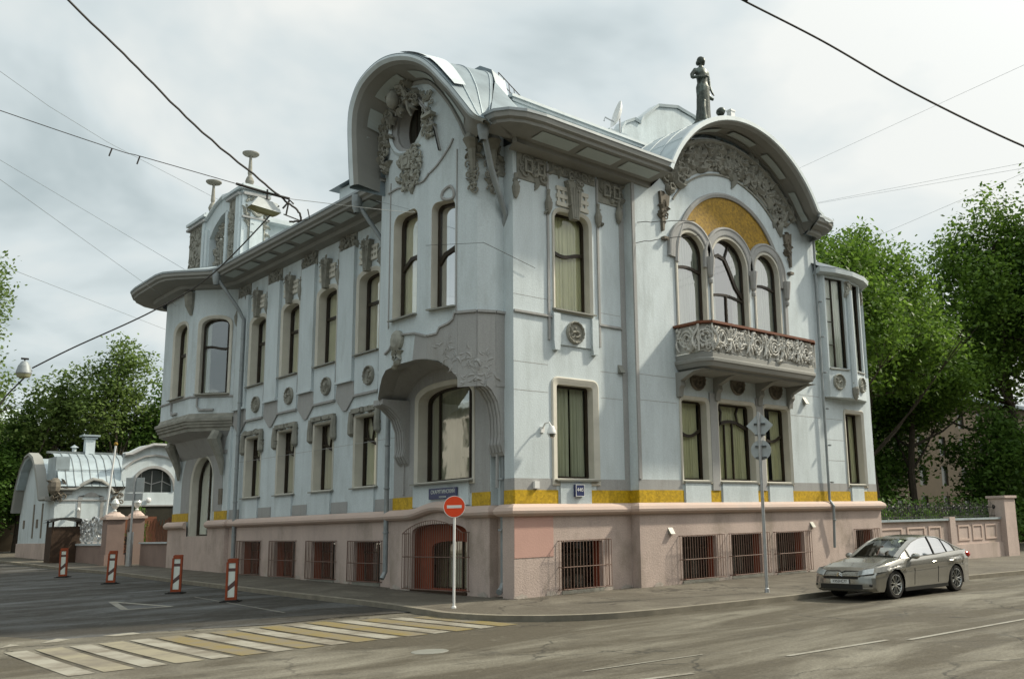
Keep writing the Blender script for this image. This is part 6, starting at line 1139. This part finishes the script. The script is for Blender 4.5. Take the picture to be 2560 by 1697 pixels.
wire([(-24, .45, 11.6), (-16.5, -.65, 10.1), (-12.45, -1.25, 9.32), (-10.43, -1.57, 8.95), (-9.97, -1.67, 8.89), (-8.35, -2.11, 8.62)], .008, 'thin straight steel wire with two small tags running to the hanging lamp from the left', 'wire', 'cable', 'span_wire')
wire([(-8.39, -2.09, 8.63), (-7.9, -2.25, 8.53), (-7.44, -2.41, 8.45)], .028, 'short thick dark rod carrying the street lamp', 'rod', 'cable', 'lamp_rod'); wire([(-7.44, -2.41, 8.45), (-5.5, -1.6, 8.4), (-.9, -.2, 8.75)] if 0 else [(-7.44, -2.41, 8.45), (-4, -1.4, 9.2), (-1.2, 5.4, 12.0)], .006, 'faint thin wire from the lamp rod towards the tower eave', 'wire', 'thin', 'span_wire')
wire([(-7.6, -2.3, 8.3), (-8.53, -1.47, 6.9), (-9.4, -.99, 6.14), (-10.6, -.55, 5.35), (-11.18, -.31, 4.94)], .014, 'black cable running from the upper hanging lamp down to the lower left lamp', 'cable')
wire([(-11.18, -.31, 4.9), (-11.5, -.2, 4.45), (-11.75, -.1, 4.05), (-12.4, .8, 3.7), (-15, 6, 5.2), (-19, 14, 8)], .014, 'black cable leaving the lower lamp at the left edge', 'cable')
def lamp(loc, s, lab):
    t = empty('hanging_street_lamp', loc); tag(t, lab, 'street lamp'); m = MB(); m.lathe((0, 0, 0), (0, 0, 1), [(.20 * s, -.02), (.215 * s, .0), (.2 * s, .07 * s), (.16 * s, .22 * s), (.1 * s, .32 * s), (.07 * s, .36 * s), (.001, .37 * s)], 16); m.build('housing', 'pipe', t, True)
    m = MB(); m.lathe((0, 0, 0), (0, 0, 1), [(.2 * s, -.02), (.17 * s, -.02 - .09 * s), (.001, -.02 - .12 * s)], 16); m.build('diffuser', 'olived', t, True); m = MB(); m.tube([(0, 0, .3 * s), (0, 0, .45 * s)], .02 * s, 6); m.tube([(-.1 * s, 0, .44 * s), (.1 * s, 0, .44 * s)], .03 * s, 6); m.build('clamp', 'iron', t); return t
lm = lamp((-7.86, -2.2, 8.2), 1., 'hanging street lamp with pale boxy head seen against the mansion roof'); 
for ch in list(lm.children): bpy.data.objects.remove(ch)
m = MB(); m.add([(-.3, -.12, 0), (.3, -.12, -.05), (.3, .12, -.05), (-.3, .12, 0), (-.16, -.08, .2), (.24, -.08, .14), (.24, .08, .14), (-.16, .08, .2)], [(4, 5, 6, 7), (0, 1, 5, 4), (1, 2, 6, 5), (2, 3, 7, 6), (3, 0, 4, 7)]); m.build('housing', 'signback', lm)
m = MB(); m.add([(-.3, -.12, 0), (.3, -.12, -.05), (.3, .12, -.05), (-.3, .12, 0), (-.14, -.06, -.08), (.2, -.06, -.11), (.2, .06, -.11), (-.14, .06, -.08)], [(4, 5, 6, 7), (0, 1, 5, 4), (1, 2, 6, 5), (2, 3, 7, 6), (3, 0, 4, 7)]); m.build('diffuser', 'olived', lm)
m = MB(); m.tube([(0.05, 0, .18), (.05, 0, .42)], .02, 5); m.tube([(.45, 0, -.02), (.5, 0, .3)], .018, 5); m.tube([(.38, 0, .1), (.52, 0, .3), (.6, 0, .24)], .02, 5); m.tube([(.4, 0, -.02), (.75, 0, -.08), (.95, 0, 0), (.9, 0, .2)], .014, 5); m.build('bracket', 'iron', lm)
lamp((-11.3, -.29, 4.84), .6, 'small hanging street lamp with grey bell housing at the left edge')
for i, (a, y) in enumerate((((-10.47, -1.56, 8.94), 0), ((-10.02, -1.66, 8.87), 1))):
    m = MB(); m.tube([(0, 0, .02), (-.04, 0, -.14)], .014, 5); o = m.build('wire_tag', 'cable'); o.location = a; tag(o, ('left' if i == 0 else 'right') + ' one of two small dark tags hanging on the thin wire in the sky', 'tag')
wire([(-14, .7, 21.5), (-5.2, -6.3, 14.9), (-1.6, -9.2, 12.3), (-1.38, -9.33, 12.13), (-.13, -10.32, 11.29), (1.12, -11.45, 10.21), (2.42, -13.05, 8.89), (3.3, -14.3, 8.1), (9, -26.5, 9.5)], .022, 'thick dark cable crossing the sky at the top right corner', 'cable')
def atp(px, py, d):
    x, y = px * 1.082, py * 1.082; r = rt * ((x - 1571.6) / 2312.7) - up * ((y - 893.96) / 2312.7) + fw; return CAMP + r.normalized() * d
# far thin wires, straight runs between distant supports
fw_ = [([(0, 165), (250, 330), (700, 560)], 40, 60), ([(0, 370), (425, 622)], 45, 54), ([(0, 415), (335, 655)], 30, 42), ([(0, 612), (380, 760)], 55, 70), ([(1840, 392), (2400, 135)], 60, 45), ([(1850, 476), (2400, 370)], 70, 50), ([(1850, 477), (2400, 383)], 70, 50), ([(1900, 600), (2400, 385)], 85, 60)]
labs = ['faint wire crossing the upper left sky to the roof pavilion', 'faint upper wire of the left sky behind the bay', 'darker wire slanting down the left sky to the bay roof', 'lowest faint wire in the left sky above the trees', 'faint wire rising from the arched hood to the right', 'upper wire of the close pair right of the arched hood', 'lower wire of the close pair right of the arched hood', 'faintest wire just above the right hand trees']
WIRES_3D = [[tuple(round(c, 2) for c in atp(p[0], p[1], d0 + (d1 - d0) * i / (len(ps) - 1))) for i, p in enumerate(ps)] for ps, d0, d1 in fw_]
for P_, lb_, (ps, d0, d1) in zip(WIRES_3D, labs, fw_):
    a_, b_, y_, z_ = (Vector(v) for v in (P_[0], P_[1], P_[-2], P_[-1])); P_ = [tuple(a_ + (a_ - b_) * .9)] + P_ + [tuple(z_ + (z_ - y_) * .9)]
    wire(P_, .0065 * d1 / 45, lb_, 'wire', 'thin', 'overhead_wire', sub=2)
wire([(-1.05, -.1, 9.35), (.68, -.12, 8.95)], .008, 'thin dark anchor wire ending at a bolt on the mansion corner', 'wire', 'cable', 'anchor_wire', sub=2); wire([(-1.4, 2.2, 9.75), (-1.05, -.1, 9.35)], .006, 'thin wire across the tower face', 'wire', 'cable', 'anchor_wire', sub=2)
for zz_, x0, x1, z1 in ((11.05, 4.55, 5.75, 11.1), (10.35, 4.4, 5.9, 10.65)): wire([(x0, -.37, zz_), ((x0 + x1) / 2, -.75, (zz_ + z1) / 2 + .03), (x1 + .5, -1.3, z1 + .12)], .012, 'upper twisted wall anchor of the overhead lines on the arched bay' if zz_ > 11 else 'lower twisted wall anchor of the overhead lines on the arched bay', 'wall anchor', 'cable', 'wall_anchor', sub=6, wob=.02)
# ================================================================ TREES
def leaf_cloud(blobs, n, size, seed, flat=.0):
    r = np.random.default_rng(seed); bl = np.array([b[:6] for b in blobs]); w = np.array([(b[3] * b[4] * b[5]) ** .66 for b in blobs]); w /= w.sum(); idx = r.choice(len(bl), n, p=w); d = r.normal(size=(n, 3)); d /= np.linalg.norm(d, axis=1)[:, None]
    rad = r.random(n) ** .42; ph = r.random(len(bl)) * 6; lum = 1 + .22 * np.sin(d[:, 0] * 5 + ph[idx]) * np.sin(d[:, 2] * 6 + ph[idx] * 2) + .12 * np.sin(d[:, 1] * 11 + ph[idx])
    c = bl[idx, :3] + d * bl[idx, 3:6] * (rad * lum)[:, None]
    # cluster the leaves on twigs
    tw_ = r.integers(0, n // 22, n); base = c[tw_ * 22 % n]; c = c * .22 + base * .78 + r.normal(size=(n, 3)) * size * np.array([2.3, 2.3, 1.1])
    nn = r.normal(size=(n, 3)); nn[:, 2] = np.abs(nn[:, 2]) + .5; nn /= np.linalg.norm(nn, axis=1)[:, None]; t = np.cross(nn, r.normal(size=(n, 3))); t /= np.linalg.norm(t, axis=1)[:, None]; b = np.cross(nn, t); s = size * r.uniform(.6, 1.3, n)[:, None]
    v = np.stack([c - t * s, c - b * s * .55 + nn * s * .1, c + t * s, c + b * s * .55 + nn * s * .1], 1).reshape(-1, 3); f = np.arange(n * 4).reshape(-1, 4); return v, f
def tree(loc, h, blobs, n, size, seed, lab, lm_, group, trunk_r=.3, branches=9, lean=0, name='tree', crown_base=.35):
    t = empty(name, (loc[0], loc[1], loc[2])); tag(t, lab, 'tree', group); v, f = leaf_cloud(blobs, n, size, seed); me = bpy.data.meshes.new('crown'); me.vertices.add(len(v)); me.vertices.foreach_set('co', v.astype(np.float32).ravel()); me.loops.add(f.size); me.loops.foreach_set('vertex_index', f.astype(np.int32).ravel()); me.polygons.add(len(f)); me.polygons.foreach_set('loop_start', np.arange(0, f.size, 4, dtype=np.int32)); me.polygons.foreach_set('loop_total', np.full(len(f), 4, dtype=np.int32)); me.materials.append(M[lm_]); me.update(); me.validate(); o = bpy.data.objects.new('crown', me); S.collection.objects.link(o); o.parent = t
    r = random.Random(seed); m = MB(); tr = [Vector((lean * z * z / h + .15 * math.sin(z * .5 + seed), .15 * math.cos(z * .7 + seed), z)) for z in [h * .8 * i / 9 for i in range(10)]]; m.tube(tr, [trunk_r * (1 - .085 * i) for i in range(10)], 8)
    for k in range(branches):
        i = r.randint(int(10 * crown_base), 8); p = tr[i]; bl = blobs[k % len(blobs)]; q_ = Vector(bl[:3]); q_ = q_ + Vector((r.uniform(-.5, .5) * bl[3], r.uniform(-.5, .5) * bl[4], r.uniform(-.2, .6) * bl[5])); mid = p.lerp(q_, .5) + Vector((0, 0, -.3)); m.tube([p, mid, q_], [trunk_r * .38, trunk_r * .22, trunk_r * .07], 5)
        for _ in range(3): e2 = q_ + Vector((r.uniform(-1, 1) * bl[3] * .6, r.uniform(-1, 1) * bl[4] * .6, r.uniform(-.3, .8) * bl[5] * .6)); m.tube([mid.lerp(q_, .5), e2], [trunk_r * .12, trunk_r * .04], 4)
    m.build('trunk', 'trunk', t, True); return t
def blobs_col(h, w, n, seed, z0=.3, dens=1.):
    r = random.Random(seed); B = []; n = int(n * 2.6)
    for i in range(n):
        t = i / (n - 1); z = h * (z0 + (1 - z0) * t * .93); ww = w * (math.sin(math.pi * min(1, .25 + .72 * t)) ** .7); a = r.uniform(0, 6.28); rr = ww * r.uniform(.15, 1.0); B.append((rr * math.cos(a), rr * math.sin(a), z, ww * .30 * r.uniform(.7, 1.3), ww * .30 * r.uniform(.7, 1.3), h * .045 * r.uniform(.7, 1.4)))
    return B
gR = 'trees behind the boundary wall on the right'
tree((26.3, 7, -.3), 18.8, blobs_col(18.8, 5.0, 16, 1, .44), 30240, .14, 1, 'bright green leafy tree directly behind the right corner of the mansion', 'leafR', gR, .24, 14)
tree((31.5, 8, -.3), 20.0, blobs_col(20.0, 5.6, 18, 2, .46), 33120, .15, 2, 'tall green tree behind the pink boundary wall with slender trunks, second from the mansion', 'leafR', gR, .26, 14)
tree((41.5, 11, -.3), 18.6, blobs_col(18.6, 5.6, 18, 3, .42), 33120, .16, 3, 'green tree in the middle of the right hand group beside a gap of sky', 'leafR', gR, .32, 14)
tree((50.5, 8.0, -.3), 27.5, blobs_col(27.5, 7.6, 26, 4, .34), 43200, .18, 4, 'tallest green tree at the right edge, reaching highest in the sky', 'leafR', gR, .45, 18)
tree((53, 2.0, -.3), 30.5, blobs_col(30.5, 7.6, 22, 5, .36), 33120, .18, 5, 'dark leaning tree cut by the right edge of the picture', 'leafD', gR, .5, 16, lean=-.2)
tree((33.5, 17, -.3), 13.0, blobs_col(13.0, 7.0, 16, 6, .10), 25920, .17, 6, 'low dark green tree filling the gap above the boundary wall', 'leafD', gR, .25, 12)
tree((42, 15, -.3), 15.5, blobs_col(15.5, 8.0, 16, 7, .10), 25920, .18, 7, 'low dark green tree farther right in shade above the boundary wall', 'leafD', gR, .25, 12)
gL = 'trees beyond the gate lodge'
tree((5.6, 55, .5), 17.6, blobs_col(17.2, 3.4, 12, 11, .5), 9000, .15, 11, 'airy tree with a thin bare trunk standing highest beside the left bay', 'leafL', gL, .16, 14)
tree((2.6, 58, .5), 15.5, blobs_col(14.6, 3.4, 12, 12, .30), 11500, .16, 12, 'green tree with a rounded loose crown left of the airy tree above the lodge', 'leafL', gL, .2, 12)
tree((.8, 60, .5), 12.8, blobs_col(12.8, 3.4, 14, 13, .2), 12000, .16, 13, 'small dark green tree directly above the lodge barrel roof', 'leafD', gL, .2, 10)
tree((9.5, 56, .5), 15.0, blobs_col(15.0, 3.8, 15, 14, .15), 15000, .16, 14, 'dark green tree half hidden by the bay of the mansion', 'leafD', gL, .2, 10)
tree((6.0, 60, .5), 12.0, blobs_col(12.0, 5.5, 14, 15, .08), 24480, .17, 15, 'broad dark green tree behind the lodge chimney', 'leafD', gL, .25, 10)
tree((-4.2, 58, .5), 26.0, blobs_col(26, 4.6, 18, 16, .28), 15840, .17, 16, 'tall thin leaved tree at the left edge of the picture', 'leafL', gL, .25, 12)
tree((-1.6, 66, .5), 15.0, blobs_col(15, 4.6, 14, 17, .2), 14400, .16, 17, 'sparse willow like tree under the small hanging lamp', 'leafL', gL, .2, 12)
tree((-2.2, 58, .5), 9.6, blobs_col(9.6, 3.2, 12, 18, .08), 18720, .15, 18, 'low dense green tree left of the lodge gable', 'leafD', gL, .2, 8)
tree((2.2, 37.2, .5), 3.4, blobs_col(3.4, .55, 8, 19, .1), 2520, .06, 19, 'small dark conifer shrub in the courtyard behind the gate pillar', 'leafD', gL, .05, 4, name='shrub')
tree((33, 4.5, -.3), 4.2, [(x * 1.0, .6 * math.sin(x), 1.7 + .9 * math.sin(x * 1.7), .9, .9, .8) for x in range(-14, 12)], 8000, .11, 21, 'dark shrubbery growing along behind the iron railing on the right', 'leafD', 'shrubs behind the railing', .08, 10, name='shrubbery')
# ================================================================ BACKGROUND BUILDINGS
def block(name, lab, fr, u0, u1, h, base, rows, cols, m_, roofm='roofd', wz=1.6, ww=1.0, depth=10, z1=2.0):
    t = empty(name, (0, 0, 0)); tag(t, lab, 'building', 'distant buildings'); m = MB(); hs = []
    for r_ in range(rows):
        for c_ in range(cols):
            u = u0 + (u1 - u0) * (c_ + .5) / cols; z = base + z1 + (h - z1) * r_ / rows; hs.append(O(u - ww / 2, u + ww / 2, z, z + wz, r=.02))
    wall(m, fr, rect(u0, u1, base - 1, base + h), [loop(o) for o in hs], .2); m.quad(fr(u0, base - 1, -depth), fr(u0, base - 1, 0), fr(u0, base + h, 0), fr(u0, base + h, -depth)); m.quad(fr(u1, base - 1, -depth), fr(u1, base - 1, 0), fr(u1, base + h, 0), fr(u1, base + h, -depth)); m.build('wall', m_, t)
    for o in hs: m = MB(); fillpoly(m, fr, loop(o), -.2); m.build('window', 'farglass', t)
    m = MB(); slab(m, fr, rect(u0 - .4, u1 + .4, base + h, base + h + .35), -depth, .5); m.poly([fr(u0 - .4, base + h + .35, .5), fr(u1 + .4, base + h + .35, .5), fr(u1 - 1, base + h + 2.0, -depth / 2), fr(u0 + 1, base + h + 2.0, -depth / 2)]); m.build('roof', roofm, t); return t
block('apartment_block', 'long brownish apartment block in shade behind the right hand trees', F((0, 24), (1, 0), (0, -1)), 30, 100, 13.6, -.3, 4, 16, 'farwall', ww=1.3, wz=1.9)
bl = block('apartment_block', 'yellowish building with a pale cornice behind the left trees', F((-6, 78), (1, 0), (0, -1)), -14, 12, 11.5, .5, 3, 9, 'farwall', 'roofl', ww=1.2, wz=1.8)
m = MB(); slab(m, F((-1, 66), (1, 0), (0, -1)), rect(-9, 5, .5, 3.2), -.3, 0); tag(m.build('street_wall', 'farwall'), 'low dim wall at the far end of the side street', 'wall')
# buildings over the road, behind the camera: they shade and are reflected in the panes

M['facx'] = mat('ochre_street_facade', (.34, .33, .30), .9, .1, .6); M['facy'] = mat('grey_stone_street_facade', (.26, .245, .21), .9, .1, .6)
block('apartment_building', 'grey three storey building facing the left side of the mansion across the lane', F((-19, 0), (0, 1), (1, 0)), 10, 62, 9.5, 0, 3, 14, 'facx', 'roof', ww=1.3, wz=1.9, depth=12)
block('apartment_building', 'grey four storey building across the main road, facing the arched balcony side', F((0, -27), (1, 0), (0, 1)), -30, 62, 14.5, -.2, 4, 22, 'facy', 'roof', ww=1.4, wz=2.0, depth=12)
tree((38, 16, -.3), 10, blobs_col(10, 6.0, 14, 31, .05), 24480, .17, 31, 'dense dark tree low behind the railing, in front of the brownish block', 'leafD', gR, .25, 12)
tree((46, 7, -.3), 10, blobs_col(10, 5.0, 14, 32, .1), 18720, .17, 32, 'dark understorey tree near the right edge above the wall pier', 'leafD', gR, .25, 12)
